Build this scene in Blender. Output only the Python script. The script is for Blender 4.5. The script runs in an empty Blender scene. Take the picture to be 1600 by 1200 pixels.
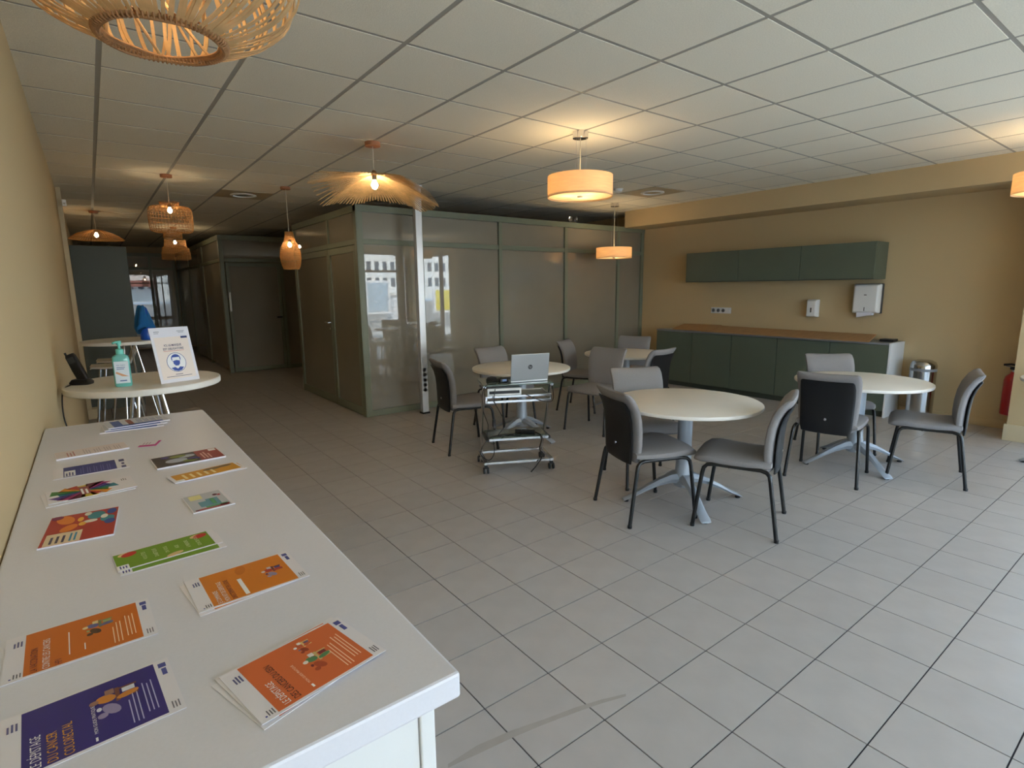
import bpy, bmesh, math, random
from mathutils import Vector, Matrix
random.seed(7)
R = math.radians
S = bpy.context.scene
COL = S.collection

# ------------------------------------------------------------------ camera
F_PX, YAW, PITCH, ROLL = 858.2, 0.6479, 0.1723, -0.0113
CAM = Vector((0.175, -0.307, 1.514))
cd = bpy.data.cameras.new('camera'); cam = bpy.data.objects.new('camera', cd); COL.objects.link(cam)
cd.sensor_width = 36; cd.lens = F_PX / 1600 * 36; cd.clip_start = 0.02; cd.clip_end = 300
fw = Vector((math.sin(YAW)*math.cos(PITCH), math.cos(YAW)*math.cos(PITCH), -math.sin(PITCH)))
rt = Vector((math.cos(YAW), -math.sin(YAW), 0)); up = rt.cross(fw)
r2 = rt*math.cos(ROLL) + up*math.sin(ROLL); u2 = -rt*math.sin(ROLL) + up*math.cos(ROLL)
M = Matrix((r2, u2, -fw)).transposed().to_4x4(); M.translation = CAM
cam.matrix_world = M
S.camera = cam
def px(P):
    d = Vector(P) - CAM; z = d.dot(fw)
    if z < 0.05: return None
    return (800 + F_PX*d.dot(r2)/z, 600 - F_PX*d.dot(u2)/z, z)

# ------------------------------------------------------------------ world, sun, exposure
w = bpy.data.worlds.new('sky'); S.world = w; w.use_nodes = True
bg = w.node_tree.nodes['Background']; bg.inputs[0].default_value = (0.55, 0.765, 1.0, 1); bg.inputs[1].default_value = 3.2
sun = bpy.data.lights.new('sun', 'SUN'); sun.energy = 9.0; sun.angle = R(0.6); sun.color = (1, .95, .86)
so = bpy.data.objects.new('sun', sun); COL.objects.link(so); so.rotation_euler = (R(-48), 0, R(25))
vs = S.view_settings; S.display_settings.display_device = 'sRGB'
vs.view_transform = 'Standard'; vs.look = 'None'; vs.gamma = 1; vs.use_curve_mapping = False; vs.exposure = 1.25
S.cycles.max_bounces = 10; S.cycles.diffuse_bounces = 6; S.cycles.transparent_max_bounces = 12
S.cycles.sample_clamp_indirect = 6; S.cycles.caustics_reflective = False; S.cycles.caustics_refractive = False
S.cycles.use_denoising = True
YF = -2.6                              # plane of the shop front behind the camera
def portal(x0, x1, z0, z1, y):
    l = bpy.data.lights.new('daylight_portal', 'AREA'); l.shape = 'RECTANGLE'; l.size = x1-x0; l.size_y = z1-z0
    l.cycles.is_portal = True
    o = bpy.data.objects.new('daylight_portal', l); COL.objects.link(o)
    o.location = ((x0+x1)/2, y, (z0+z1)/2); o.rotation_euler = (R(90), 0, 0)          # shines along +y
    return o
portal(0.3, 7.6, 0.1, 2.55, YF - .12)
o = portal(-1.1, 1.1, 0.1, 2.45, 0); o.location = (7.8, YF/2+.1, 1.27); o.rotation_euler = (R(90), 0, R(90))   # right-hand window, shines along -x

# ------------------------------------------------------------------ materials
def srgb(c): return tuple((v/255/12.92 if v/255 <= .04045 else ((v/255+.055)/1.055)**2.4) for v in c)
MATS = {}
def mat(name, col, rough=.5, metal=0, spec=.5, emit=None, es=0, coat=0, coat_ior=1.5, noise=None, bump=None, rand=0, trans=0, alpha=1, coat_rough=.03):
    """noise=(scale, amount, stretch)   bump=(scale, strength)"""
    if name in MATS: return MATS[name]
    m = bpy.data.materials.new(name); m.use_nodes = True; n = m.node_tree.nodes; L = m.node_tree.links
    b = n['Principled BSDF']; c = (*srgb(col), 1)
    b.inputs['Base Color'].default_value = c; b.inputs['Roughness'].default_value = rough; b.inputs['Metallic'].default_value = metal
    b.inputs['Specular IOR Level'].default_value = spec
    if coat: b.inputs['Coat Weight'].default_value = coat; b.inputs['Coat Roughness'].default_value = coat_rough; b.inputs['Coat IOR'].default_value = coat_ior
    if emit: b.inputs['Emission Color'].default_value = (*srgb(emit), 1); b.inputs['Emission Strength'].default_value = es
    src = None
    if noise or bump:
        tc = n.new('ShaderNodeTexCoord')
    if noise:
        sc, am, st = noise
        mp = n.new('ShaderNodeMapping'); mp.inputs['Scale'].default_value = st; L.new(tc.outputs['Object'], mp.inputs[0])
        t = n.new('ShaderNodeTexNoise'); t.inputs['Scale'].default_value = sc; t.inputs['Detail'].default_value = 5; L.new(mp.outputs[0], t.inputs[0])
        mr = n.new('ShaderNodeMapRange'); mr.inputs[1].default_value = .3; mr.inputs[2].default_value = .7; mr.inputs[3].default_value = 1-am; mr.inputs[4].default_value = 1+am
        L.new(t.outputs[0], mr.inputs[0]); src = mr.outputs[0]
    if rand:
        oi = n.new('ShaderNodeObjectInfo'); mr2 = n.new('ShaderNodeMapRange'); mr2.inputs[3].default_value = 1-rand; mr2.inputs[4].default_value = 1+rand
        L.new(oi.outputs['Random'], mr2.inputs[0])
        if src:
            mu = n.new('ShaderNodeMath'); mu.operation = 'MULTIPLY'; L.new(src, mu.inputs[0]); L.new(mr2.outputs[0], mu.inputs[1]); src = mu.outputs[0]
        else: src = mr2.outputs[0]
    if src:
        vm = n.new('ShaderNodeVectorMath'); vm.operation = 'SCALE'; vm.inputs[0].default_value = c[:3]; L.new(src, vm.inputs['Scale']); L.new(vm.outputs[0], b.inputs['Base Color'])
    if bump:
        t = n.new('ShaderNodeTexNoise'); t.inputs['Scale'].default_value = bump[0]; t.inputs['Detail'].default_value = 3; L.new(tc.outputs['Object'], t.inputs[0])
        bp = n.new('ShaderNodeBump'); bp.inputs['Strength'].default_value = bump[1]; bp.inputs['Distance'].default_value = .01; L.new(t.outputs[0], bp.inputs['Height']); L.new(bp.outputs[0], b.inputs['Normal'])
    if trans:
        tr = n.new('ShaderNodeBsdfTranslucent'); tr.inputs[0].default_value = c
        if src: L.new(vm.outputs[0], tr.inputs[0])
        mx = n.new('ShaderNodeMixShader'); mx.inputs[0].default_value = trans; L.new(b.outputs[0], mx.inputs[1]); L.new(tr.outputs[0], mx.inputs[2]); L.new(mx.outputs[0], n['Material Output'].inputs[0])
    MATS[name] = m; return m
U = (1, 1, 1)
mat('wall', (203, 180, 140), .85, spec=.2, bump=(180, .06))
mat('beige_trim', (208, 192, 158), .7, spec=.3)
mat('grout', (66, 62, 68), .9)
mat('floor_tile', (180, 174, 170), .38, spec=.45, noise=(7, .05, U), rand=.025, bump=(60, .015))
mat('ceil_tile', (242, 236, 220), .95, spec=.1, noise=(170, .07, U), bump=(260, .25))
mat('ceil_grid', (166, 162, 153), .6)
mat('green_frame', (120, 125, 106), .45, noise=(3, .03, U))
mat('green_cab', (93, 102, 87), .4, noise=(3, .03, U))
mat('dark_green', (70, 75, 64), .5, noise=(3, .04, U))
mat('frosted', (134, 126, 110), .55, coat=1, coat_ior=1.75, noise=(2, .04, U), coat_rough=.012)
mat('fabric', (142, 138, 138), .95, spec=.15, noise=(420, .16, U), bump=(700, .25))
mat('black_shell', (13, 13, 17), .45)
mat('black_tube', (24, 23, 24), .3, metal=.2, spec=.6)
mat('black_plastic', (22, 22, 24), .4)
mat('cable', (24, 22, 24), .5)
mat('silver_paint', (176, 184, 194), .35, metal=.25)
mat('table_white', (236, 231, 222), .35, noise=(9, .015, U))
mat('counter_white', (220, 221, 231), .35, noise=(240, .015, U))
mat('cab_white', (226, 228, 230), .4)
mat('chrome', (215, 215, 218), .12, metal=1)
mat('steel', (190, 190, 190), .16, metal=1)
mat('alu', (205, 205, 206), .35, metal=.6)
mat('laptop_silver', (178, 181, 184), .35, metal=.5)
mat('shelf_glass', (110, 128, 118), .1, coat=1)
mat('white_plastic', (232, 232, 230), .35)
mat('grey_plastic', (140, 142, 145), .4)
mat('dark_grey', (60, 60, 62), .5)
mat('red_paint', (176, 22, 26), .3, coat=.4)
mat('cardboard', (178, 140, 96), .85, noise=(6, .08, (1, 8, 1)))
mat('cardboard_edge', (196, 164, 120), .85)
mat('paper', (228, 226, 234), .5)
mat('teal_gel', (112, 190, 182), .25, coat=.5)
mat('teal_pump', (112, 205, 190), .4)
mat('label_white', (222, 232, 240), .5)
mat('skin_print', (214, 160, 122), .5)
mat('blue_cloth', (22, 104, 168), .8, noise=(20, .1, U))
mat('blue_bottle', (20, 84, 190), .3)
mat('veneer', (244, 220, 186), .55, noise=(9, .10, (1, 1, 14)), trans=.5)
mat('diffuser', (246, 236, 214), .6, trans=.75)
mat('rattan', (208, 172, 122), .6, noise=(30, .16, U), trans=.2)
mat('rattan_dark', (150, 108, 68), .7, noise=(40, .2, U))
mat('weave', (172, 124, 70), .7, noise=(60, .25, U), trans=.14)
mat('canopy_wood', (178, 120, 84), .5)
mat('cord', (224, 214, 190), .6)
mat('brown_frame', (92, 58, 50), .5)
mat('stain', (166, 158, 150), .6, noise=(14, .05, U))
mat('facade', (236, 232, 222), .9, noise=(.4, .04, U))
mat('facade_window', (70, 78, 88), .1)
mat('asphalt', (150, 148, 144), .95, noise=(.8, .05, U))
mat('pavement', (198, 194, 186), .95, noise=(1.2, .05, U))
mat('sign_yellow', (224, 206, 70), .5)
mat('roof_red', (150, 92, 78), .8)
mat('sky_trim', (236, 236, 236), .6)
def bulb_mat(name, strength):
    m = bpy.data.materials.new(name); m.use_nodes = True; n = m.node_tree.nodes; n.remove(n['Principled BSDF'])
    e = n.new('ShaderNodeEmission'); e.inputs[0].default_value = (1, .77, .46, 1); e.inputs[1].default_value = strength
    m.node_tree.links.new(e.outputs[0], n['Material Output'].inputs[0]); MATS[name] = m
bulb_mat('bulb', 20); bulb_mat('bulb_small', 75)
def thin_glass(name, refl):
    m = bpy.data.materials.new(name); m.use_nodes = True; n = m.node_tree.nodes; n.remove(n['Principled BSDF'])
    t = n.new('ShaderNodeBsdfTransparent'); g = n.new('ShaderNodeBsdfGlossy'); g.inputs['Roughness'].default_value = .02
    x = n.new('ShaderNodeMixShader'); x.inputs[0].default_value = refl
    L = m.node_tree.links; L.new(t.outputs[0], x.inputs[1]); L.new(g.outputs[0], x.inputs[2]); L.new(x.outputs[0], n['Material Output'].inputs[0]); MATS[name] = m
thin_glass('shop_glass', .07)
def ink(c):
    k = 'ink_%02x%02x%02x' % tuple(c)
    return k if mat(k, c, .45) else k

# ------------------------------------------------------------------ mesh helpers
class MB:
    def __init__(s): s.v = []; s.f = []
    def add(s, v, f):
        o = len(s.v); s.v += [tuple(p) for p in v]; s.f += [tuple(i+o for i in q) for q in f]; return s
    def box(s, x0, x1, y0, y1, z0, z1):
        return s.add([(x0,y0,z0),(x1,y0,z0),(x1,y1,z0),(x0,y1,z0),(x0,y0,z1),(x1,y0,z1),(x1,y1,z1),(x0,y1,z1)],
                     [(0,3,2,1),(4,5,6,7),(0,1,5,4),(1,2,6,5),(2,3,7,6),(3,0,4,7)])
    def loft(s, rings, caps=True, close=True):
        n = len(rings[0]); v = [p for r in rings for p in r]; f = []
        for i in range(len(rings)-1):
            for j in range(n if close else n-1):
                k = (j+1) % n; f.append((i*n+j, i*n+k, (i+1)*n+k, (i+1)*n+j))
        if caps: f.append(tuple(range(n-1, -1, -1))); f.append(tuple((len(rings)-1)*n+j for j in range(n)))
        return s.add(v, f)
    def tube(s, pts, r, n=8, caps=True):
        pts = [Vector(p) for p in pts]; rings = []; rr = r if isinstance(r, (list, tuple)) else [r]*len(pts)
        t0 = (pts[1]-pts[0]).normalized(); a = t0.orthogonal().normalized()
        for i, p in enumerate(pts):
            t = (pts[min(i+1, len(pts)-1)] - pts[max(i-1, 0)]).normalized()
            a = (a - t*a.dot(t)); a = a.normalized() if a.length > 1e-6 else t.orthogonal().normalized()
            b = t.cross(a)
            rings.append([p + (a*math.cos(2*math.pi*k/n) + b*math.sin(2*math.pi*k/n))*rr[i] for k in range(n)])
        return s.loft(rings, caps)
    def lathe(s, prof, n=32, c=(0, 0, 0), caps=True):
        return s.loft([[(c[0]+r*math.cos(2*math.pi*k/n), c[1]+r*math.sin(2*math.pi*k/n), c[2]+z) for k in range(n)] for r, z in prof], caps)
    def ring(s, rad, z, t, n=32, c=(0, 0), wob=0, m=4):
        pts = []; ph = random.random()*6
        for k in range(n):
            a = 2*math.pi*k/n; q = rad*(1+wob*math.sin(3*a+ph)); pts.append((c[0]+q*math.cos(a), c[1]+q*math.sin(a), z + wob*.08*math.sin(5*a+ph)))
        rings = []
        for k in range(n+1):
            p = Vector(pts[k % n]); a = 2*math.pi*k/n; o = Vector((math.cos(a), math.sin(a), 0))
            rings.append([p + o*t*math.cos(2*math.pi*j/m) + Vector((0, 0, t*math.sin(2*math.pi*j/m))) for j in range(m)])
        return s.loft(rings, False)
    def poly(s, pts, z0, z1):
        n = len(pts); return s.loft([[(x, y, z0) for x, y in pts], [(x, y, z1) for x, y in pts]])
def smooth_path(pts, sub=5):
    P = [Vector(p) for p in pts]; out = []
    for i in range(len(P)-1):
        a, b, c, d = P[max(i-1, 0)], P[i], P[i+1], P[min(i+2, len(P)-1)]
        for k in range(sub):
            t = k/sub; out.append(.5*((2*b)+(c-a)*t+(2*a-5*b+4*c-d)*t*t+(3*b-a-3*c+d)*t**3))
    return out + [P[-1]]
def obj(name, mb, m, parent=None, smooth=False, bevel=0, mesh=None, segs=2):
    if mesh is None:
        me = bpy.data.meshes.new(name); me.from_pydata(mb.v, [], mb.f); me.validate()
        bm = bmesh.new(); bm.from_mesh(me); bmesh.ops.recalc_face_normals(bm, faces=bm.faces); bm.to_mesh(me); bm.free()
        me.materials.append(MATS[m])
    else: me = mesh
    o = bpy.data.objects.new(name, me); COL.objects.link(o)
    if parent: o.parent = parent
    if smooth:
        me.polygons.foreach_set('use_smooth', [True]*len(me.polygons)); me.set_sharp_from_angle(angle=R(40))
    if bevel:
        b = o.modifiers.new('bevel', 'BEVEL'); b.width = bevel; b.segments = segs; b.limit_method = 'ANGLE'
    return o
def empty(name, loc=(0, 0, 0), rz=0, rot=None):
    o = bpy.data.objects.new(name, None); COL.objects.link(o); o.location = loc; o.rotation_euler = rot or (0, 0, rz); o.empty_display_size = .1; return o
def tag(o, label, cat, group=None, kind=None):
    o['label'] = label; o['category'] = cat
    if group: o['group'] = group
    if kind: o['kind'] = kind
    return o
def struct(o, label=None):
    o['kind'] = 'structure'
    if label: o['label'] = label
    return o
def copy_tree(o, parent=None):
    c = o.copy(); COL.objects.link(c)
    if parent: c.parent = parent
    for ch in o.children: copy_tree(ch, c)
    return c
def B(x0, x1, y0, y1, z0, z1): return MB().box(x0, x1, y0, y1, z0, z1)
def text(name, s, size, parent, m, x, y, z=0, align='LEFT', rot=0, bold=0, sx=1):
    c = bpy.data.curves.new(name, 'FONT'); c.body = s; c.size = size; c.align_x = align; c.align_y = 'BOTTOM_BASELINE'; c.resolution_u = 2; c.offset = bold
    t = bpy.data.objects.new('tmp', c); COL.objects.link(t)
    me = bpy.data.meshes.new_from_object(t); bpy.data.objects.remove(t); bpy.data.curves.remove(c)
    me.materials.clear(); me.materials.append(MATS[m]); me.name = name
    o = bpy.data.objects.new(name, me); COL.objects.link(o); o.parent = parent; o.location = (x, y, z); o.rotation_euler = (0, 0, rot); o.scale = (sx, 1, 1); return o
def ell(cx, cy, a, b, rot=0, n=14):
    return [(cx + a*math.cos(t)*math.cos(rot) - b*math.sin(t)*math.sin(rot), cy + a*math.cos(t)*math.sin(rot) + b*math.sin(t)*math.cos(rot)) for t in [2*math.pi*k/n for k in range(n)]]
def rect(x0, x1, y0, y1): return [(x0, y0), (x1, y0), (x1, y1), (x0, y1)]

# ------------------------------------------------------------------ room shell
H, XR, YB = 2.71, 7.68, 17.5
XB = 7.15
floor = struct(obj('floor', B(-.15, XR+.2, YF-.1, YB+.1, -.12, -.004), 'grout'))
# floor tiles on the calibrated grid
TS, FX, FY = .3061, 1.4633, 1.178
tiles = []
for i in range(-6, 22):
    for j in range(-11, 55):
        x, y = FX+(i+.5)*TS, FY+(j+.5)*TS
        if -.16 < x < XR+.16 and YF-.1 < y < YB+.1: tiles.append((x, y))
def clipx(a, b): return max(a, -.0), min(b, XR)
def proj_area(x, y, z, h):
    P = [px((x+a*h, y+b*h, z)) for a, b in ((-1,-1),(1,-1),(1,1),(-1,1))]
    if any(p is None for p in P): return 0
    cx, cy = sum(p[0] for p in P)/4, sum(p[1] for p in P)/4
    if not (-30 < cx < 1630 and -30 < cy < 1230): return 0
    return abs(sum(P[k][0]*P[(k+1) % 4][1]-P[(k+1) % 4][0]*P[k][1] for k in range(4)))/2
def floor_seen(x, y):
    if x > 2.68 and y > 5.9: return False
    t = (CAM.z-1.06)/CAM.z; hx, hy = CAM.x+(x-CAM.x)*t, CAM.y+(y-CAM.y)*t
    return not (hx < .48 and .2 < hy < 2.12)
hs = TS/2 - .0026
full = [t for t in tiles if t[0]-hs > 0 and t[0]+hs < XR]
seen = sorted([t for t in full if floor_seen(*t)], key=lambda t: -proj_area(t[0], t[1], 0, hs))[:300]
ss = set(seen)
tile_mesh = None
for x, y in seen:
    if tile_mesh is None:
        o = obj('floor_tile', B(-hs, hs, -hs, hs, -.01, 0), 'floor_tile', floor); tile_mesh = o.data
    else: o = obj('floor_tile', None, None, floor, mesh=tile_mesh)
    o.location = (x, y, 0)
mb = MB()
for t in tiles:
    if t not in ss:
        x0, x1 = clipx(t[0]-hs, t[0]+hs); y0, y1 = max(t[1]-hs, YF), min(t[1]+hs, YB)
        if x1 > x0+.005 and y1 > y0+.005: mb.box(x0, x1, y0, y1, -.01, 0)
o = obj('floor_tile', mb, 'floor_tile', floor); o['kind'] = 'stuff'

ceiling = struct(obj('ceiling', B(-.15, XR+.2, YF-.1, YB+.1, H-.004, H+.3), 'ceil_grid'))
CT, CX, CY = .6, 1.5491, 1.7462
cj = .598
ct = []
for i in range(-3, 11):
    for j in range(-7, 28): ct.append((CX+(i+.5)*CT, CY+(j+.5)*cj))
hx, hy = CT/2-.0125, cj/2-.0115
SPECIAL = [(1.79, 7.9), (5.956, 4.406)]
def is_special(x, y): return any(abs(x-a) < .3 and abs(y-b) < .3 for a, b in SPECIAL)
fullc = [t for t in ct if t[0]-hx > .0 and t[0]+hx < XB]
seenc = set(sorted([t for t in fullc if proj_area(t[0], t[1], H, hx) > 0], key=lambda t: -proj_area(t[0], t[1], H, hx))[:300])
cm = None; mb = MB()
for t in ct:
    if t in seenc:
        m_ = 'ceil_tile'
        if cm is None: o = obj('ceiling_tile', B(-hx, hx, -hy, hy, -.006, -.001), m_, ceiling, bevel=.001, segs=1); cm = o.data
        else: o = obj('ceiling_tile', None, None, ceiling, mesh=cm, bevel=.001, segs=1)
        o.location = (t[0], t[1], H)
    else:
        x0, x1 = clipx(t[0]-hx, t[0]+hx); y0, y1 = max(t[1]-hy, YF), min(t[1]+hy, YB)
        if x1 > x0+.01 and y1 > y0+.01: mb.box(x0, x1, y0, y1, H-.006, H-.001)
o = obj('ceiling_tile', mb, 'ceil_tile', ceiling); o['kind'] = 'stuff'

struct(obj('wall_left', B(-.2, 0, YF-.1, YB+.1, -.1, H+.3), 'wall'))
struct(obj('wall_right', MB().box(XR, XR+.2, .4, YB+.1, -.1, H+.3).box(XR, XR+.2, YF-.1, YF+.2, -.1, H+.3).box(XR, XR+.2, YF+.2, .4, 2.45, H+.3).box(XR, XR+.2, YF+.2, .4, -.1, .1), 'wall'))
struct(obj('wall_back', B(-.2, XR+.2, YB, YB+.2, -.1, H+.3), 'wall'))
struct(obj('trim_1', B(0, .045, 8.0, 8.14, .1, H), 'beige_trim', bevel=.004))
struct(obj('trim_2', B(0, .10, 7.98, 8.16, 0, .12), 'beige_trim', bevel=.004))
struct(obj('trim_3', B(XB, XR, YF, 5.86, 2.452, H+.2), 'wall'), 'beige downstand beam above the kitchen wall')
struct(obj('trim_4', B(XB, XR, .45, .93, 0, 2.452), 'wall'), 'beige wall pilaster beside the fire extinguisher')
struct(obj('trim_5', B(XB-.018, XR, .432, .95, 0, .16), 'beige_trim', bevel=.004))
struct(obj('baseboard_right', B(XR-.014, XR, .95, 2.0, 0, .09), 'wall', bevel=.004))

# shop front behind the camera: piers, header, windows with brown frames and panes
struct(obj('wall_front', MB().box(-.2, .3, YF-.2, YF, -.1, H+.3).box(7.6, XR+.2, YF-.2, YF, -.1, H+.3).box(.3, 7.6, YF-.2, YF, 2.55, H+.3).box(.3, 7.6, YF-.2, YF, -.1, .1), 'wall'))
nx = 5; pw = (7.6-.3)/nx
for k in range(nx):
    x0, x1 = .3+k*pw, .3+(k+1)*pw
    f = MB()
    for a, b in ((x0, x0+.05), (x1-.05, x1)): f.box(a, b, YF-.13, YF-.06, .1, 2.55)
    for a, b in ((.1, .16), (2.0, 2.06), (2.49, 2.55)): f.box(x0+.05, x1-.05, YF-.13, YF-.06, a, b)
    win = struct(obj('window_%d' % (k+1), f, 'brown_frame'))
    obj('pane', B(x0+.05, x1-.05, YF-.1, YF-.094, .16, 2.0), 'shop_glass', win)
    obj('pane', B(x0+.05, x1-.05, YF-.1, YF-.094, 2.06, 2.49), 'shop_glass', win)

ys_ = [YF+.2, (YF+.6)/2, .4]
for k in range(2):
    a, b = ys_[k], ys_[k+1]; f = MB()
    for c, d in ((a, a+.05), (b-.05, b)): f.box(XR+.06, XR+.13, c, d, .1, 2.45)
    for c, d in ((.1, .16), (2.39, 2.45)): f.box(XR+.06, XR+.13, a+.05, b-.05, c, d)
    win = struct(obj('window_%d' % (nx+1+k), f, 'brown_frame'))
    obj('pane', B(XR+.094, XR+.1, a+.05, b-.05, .16, 2.39), 'shop_glass', win)

# ------------------------------------------------------------------ street outside (seen mirrored in the glass)
struct(obj('street', B(-40, 70, -60, YF-.2, -.25, -.13), 'asphalt'))
struct(obj('pavement', B(-40, 70, YF-4.5, YF-.2, -.13, -.02), 'pavement'))
struct(obj('side_street', B(XR+.2, 70, YF-.2, 30, -.25, -.02), 'pavement'))
bl = empty('apartment_building', (0, -78, -.13))
tag(bl, 'pale apartment block across the street mirrored in the partition glass', 'building')
obj('facade', B(-25, 75, -10, 0, 0, 22), 'facade', bl)
wm = None
for x0, n_ in ((35, 15), (4, 9)):
    for r_ in range(4):
        for c_ in range(n_):
            if wm is None: o = obj('window', B(0, .75, -.02, .06, 0, 1.5), 'facade_window', bl); wm = o.data
            else: o = obj('window', None, None, bl, mesh=wm)
            o.location = (x0+c_*1.45, 0, 2.2+r_*2.7)
obj('awning', B(2, 20, 0, 2.5, 2.6, 3.6), 'roof_red', bl)
def street_sign(x, y, w_, z0, z1, m, label):
    sb = empty('street_billboard', (x, y, -.02)); tag(sb, label, 'billboard', 'street billboards')
    obj('post', B(-.06, .06, -.05, .05, 0, z0), 'grey_plastic', sb); obj('panel', B(-w_/2, w_/2, -.08, .08, z0, z1), 'sky_trim', sb); obj('poster', B(-w_/2+.12, w_/2-.12, .08, .1, z0+.12, z1-.12), m, sb)
mat('poster_blue', (170, 190, 204), .4)
street_sign(11.6, -14, 1.3, .35, 2.0, 'poster_blue', 'white framed street sign with pale blue poster mirrored in glass')
street_sign(15.3, -14, 1.1, .3, 1.6, 'sign_yellow', 'white street sign with yellow poster mirrored in the glass')
kb = empty('street_kiosk', (13.4, -15, -.13)); tag(kb, 'low white kiosk in the street mirrored in the glass', 'kiosk')
obj('body', B(-.7, .7, -.5, .5, 0, 1.35), 'sky_trim', kb); obj('roof', B(-.8, .8, -.6, .6, 1.35, 1.5), 'facade', kb)

# ------------------------------------------------------------------ sage framed partition (meeting room)
PY, PX = 5.9, 2.68; PT = 2.47; PB = 8.35
part = tag(empty('glass_partition', (PX, PY, 0)), 'sage green framed frosted glass partition of the meeting room beside kitchen wall', 'partition')
def pbox(name, x0, x1, y0, y1, z0, z1, m='green_frame', parent=part, bevel=.003):
    ox = parent.location if parent else (0, 0, 0)
    return obj(name, B(x0-ox[0], x1-ox[0], y0-ox[1], y1-ox[1], z0-ox[2], z1-ox[2]), m, parent, bevel=bevel)
posts = [PX+.035, 3.49, 4.70, 5.91, 7.06, 7.645]
for k, x in enumerate(posts):
    h_ = .035 if k in (0, 5) else .028
    pbox('post', x-h_, x+h_, PY-.01, PY+.06, 0, PT-.07)
pbox('top_rail', PX-.012, XR-.005, PY-.025, PY+.08, PT-.075, PT)
for k in range(5):
    a, b = posts[k]+.03, posts[k+1]-.03
    pbox('bottom_rail', a, b, PY, PY+.05, 0, .075)
    pbox('transom_rail', a, b, PY-.004, PY+.054, 2.035, 2.095)
    pbox('glass_panel', a, b, PY+.018, PY+.032, .075, 2.035, 'frosted', bevel=0)
    pbox('glass_panel', a, b, PY+.018, PY+.032, 2.095, PT-.07, 'frosted', bevel=0)
pbox('corner_post', PX-.012, PX+.0, PY-.012, PY+.06, 0, PT)
# left side, with the double cupboard-like doors
pbox('top_rail', PX-.012, PX+.07, PY+.08, PB, PT-.075, PT)
ys = [PY+.06, 6.87, PB-.04]
pbox('post', PX-.01, PX+.05, PB-.05, PB, 0, PT-.07)
pbox('post', PX-.006, PX+.05, 6.85, 6.89, 2.06, PT-.07)
for k in range(2):
    a, b = ys[k], ys[k+1]
    pbox('transom_rail', PX-.008, PX+.05, a, b, 2.035, 2.095)
    pbox('glass_panel', PX+.014, PX+.028, a, b, 2.095, PT-.07, 'frosted', bevel=0)
    d = empty('door', (0, 0, 0)); d.parent = part
    e = .012
    for n_, bx_ in (('stile', (a+.004, a+.06, .01, 2.03)), ('stile', (b-.06, b-.004, .01, 2.03)), ('rail', (a+.06, b-.06, .01, .11)), ('rail', (a+.06, b-.06, 1.95, 2.03))):
        o = obj(n_, B(-e, .04, bx_[0]-PY, bx_[1]-PY, bx_[2], bx_[3]), 'green_frame', d, bevel=.003)
    obj('glass_panel', B(.006, .02, a+.06-PY, b-.06-PY, .11, 1.95), 'frosted', d)
    if k == 1:
        hd = MB().tube([(-.012, 6.905-PY, 1.1), (-.055, 6.905-PY, 1.1), (-.055, 7.02-PY, 1.1)], .009)
        obj('handle', hd, 'chrome', d, smooth=True)
        obj('lock', MB().lathe([(.014, 0), (.014, .02)], 12), 'chrome', d).matrix_local = Matrix.Translation((-.012, 6.905-PY, 1.02)) @ Matrix.Rotation(R(-90), 4, 'Y')
# dark partition behind, with the glazed door
P2 = 11.05; P2X = 2.14
p2 = tag(empty('glass_partition', (P2X, P2, 0)), 'dark glazed office partition with door at the back behind meeting room', 'partition')
def p2box(*a, **k): return pbox(*a, parent=p2, **k)
p2box('post', P2X-.01, P2X+.06, P2-.01, P2+.06, 0, 2.5)
p2box('top_rail', P2X-.01, 6.0, P2-.015, P2+.07, 2.44, 2.53)
p2box('transom_rail', P2X+.06, 6.0, P2-.008, P2+.055, 2.05, 2.12)
p2box('post', 3.17, 3.23, P2-.01, P2+.06, 0, 2.05)
p2box('post', 4.6, 4.66, P2-.01, P2+.06, 0, 2.45)
for a, b, c, d in ((P2X+.06, 3.3, 2.12, 2.44), (3.3, 4.6, 2.12, 2.44), (4.66, 6, 2.12, 2.44), (3.23, 4.6, .08, 2.05), (4.66, 6.0, .08, 2.05)):
    p2box('glass_panel', a, b, P2+.018, P2+.032, c, d, 'frosted', bevel=0)
p2box('bottom_rail', 3.23, 6.0, P2, P2+.05, 0, .08)
dd = empty('door'); dd.parent = p2
for a, b, c, d in ((.075, .13, .01, 2.04), (.97, 1.025, .01, 2.04), (.13, .97, .01, .09), (.13, .97, 1.97, 2.04)):
    obj('stile' if b-a < .1 else 'rail', B(a, b, -.012, .04, c, d), 'green_frame', dd, bevel=.003)
obj('glass_panel', B(.13, .97, .004, .018, .09, 1.97), 'frosted', dd)
obj('handle', B(.085, .115, -.05, -.012, 1.15, 1.5), 'white_plastic', dd, bevel=.004)
obj('latch', B(.9, 1.0, -.045, -.012, 1.0, 1.03), 'black_plastic', dd, bevel=.004)
for y in (P2+.06, 13.0, 15.0, 17.2): p2box('side_post', P2X-.005, P2X+.05, y, y+.06, 0, 2.5)
p2box('side_rail', P2X-.01, P2X+.05, P2+.06, 17.3, 2.44, 2.53); p2box('side_rail', P2X-.006, P2X+.045, P2+.06, 17.3, 2.05, 2.11)
for a, b in ((P2+.12, 13.0), (13.06, 15.0), (15.06, 17.2)):
    p2box('glass_panel', P2X+.01, P2X+.024, a, b, .05, 2.05, 'frosted', bevel=0); p2box('glass_panel', P2X+.01, P2X+.024, a, b, 2.11, 2.44, 'frosted', bevel=0)
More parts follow.
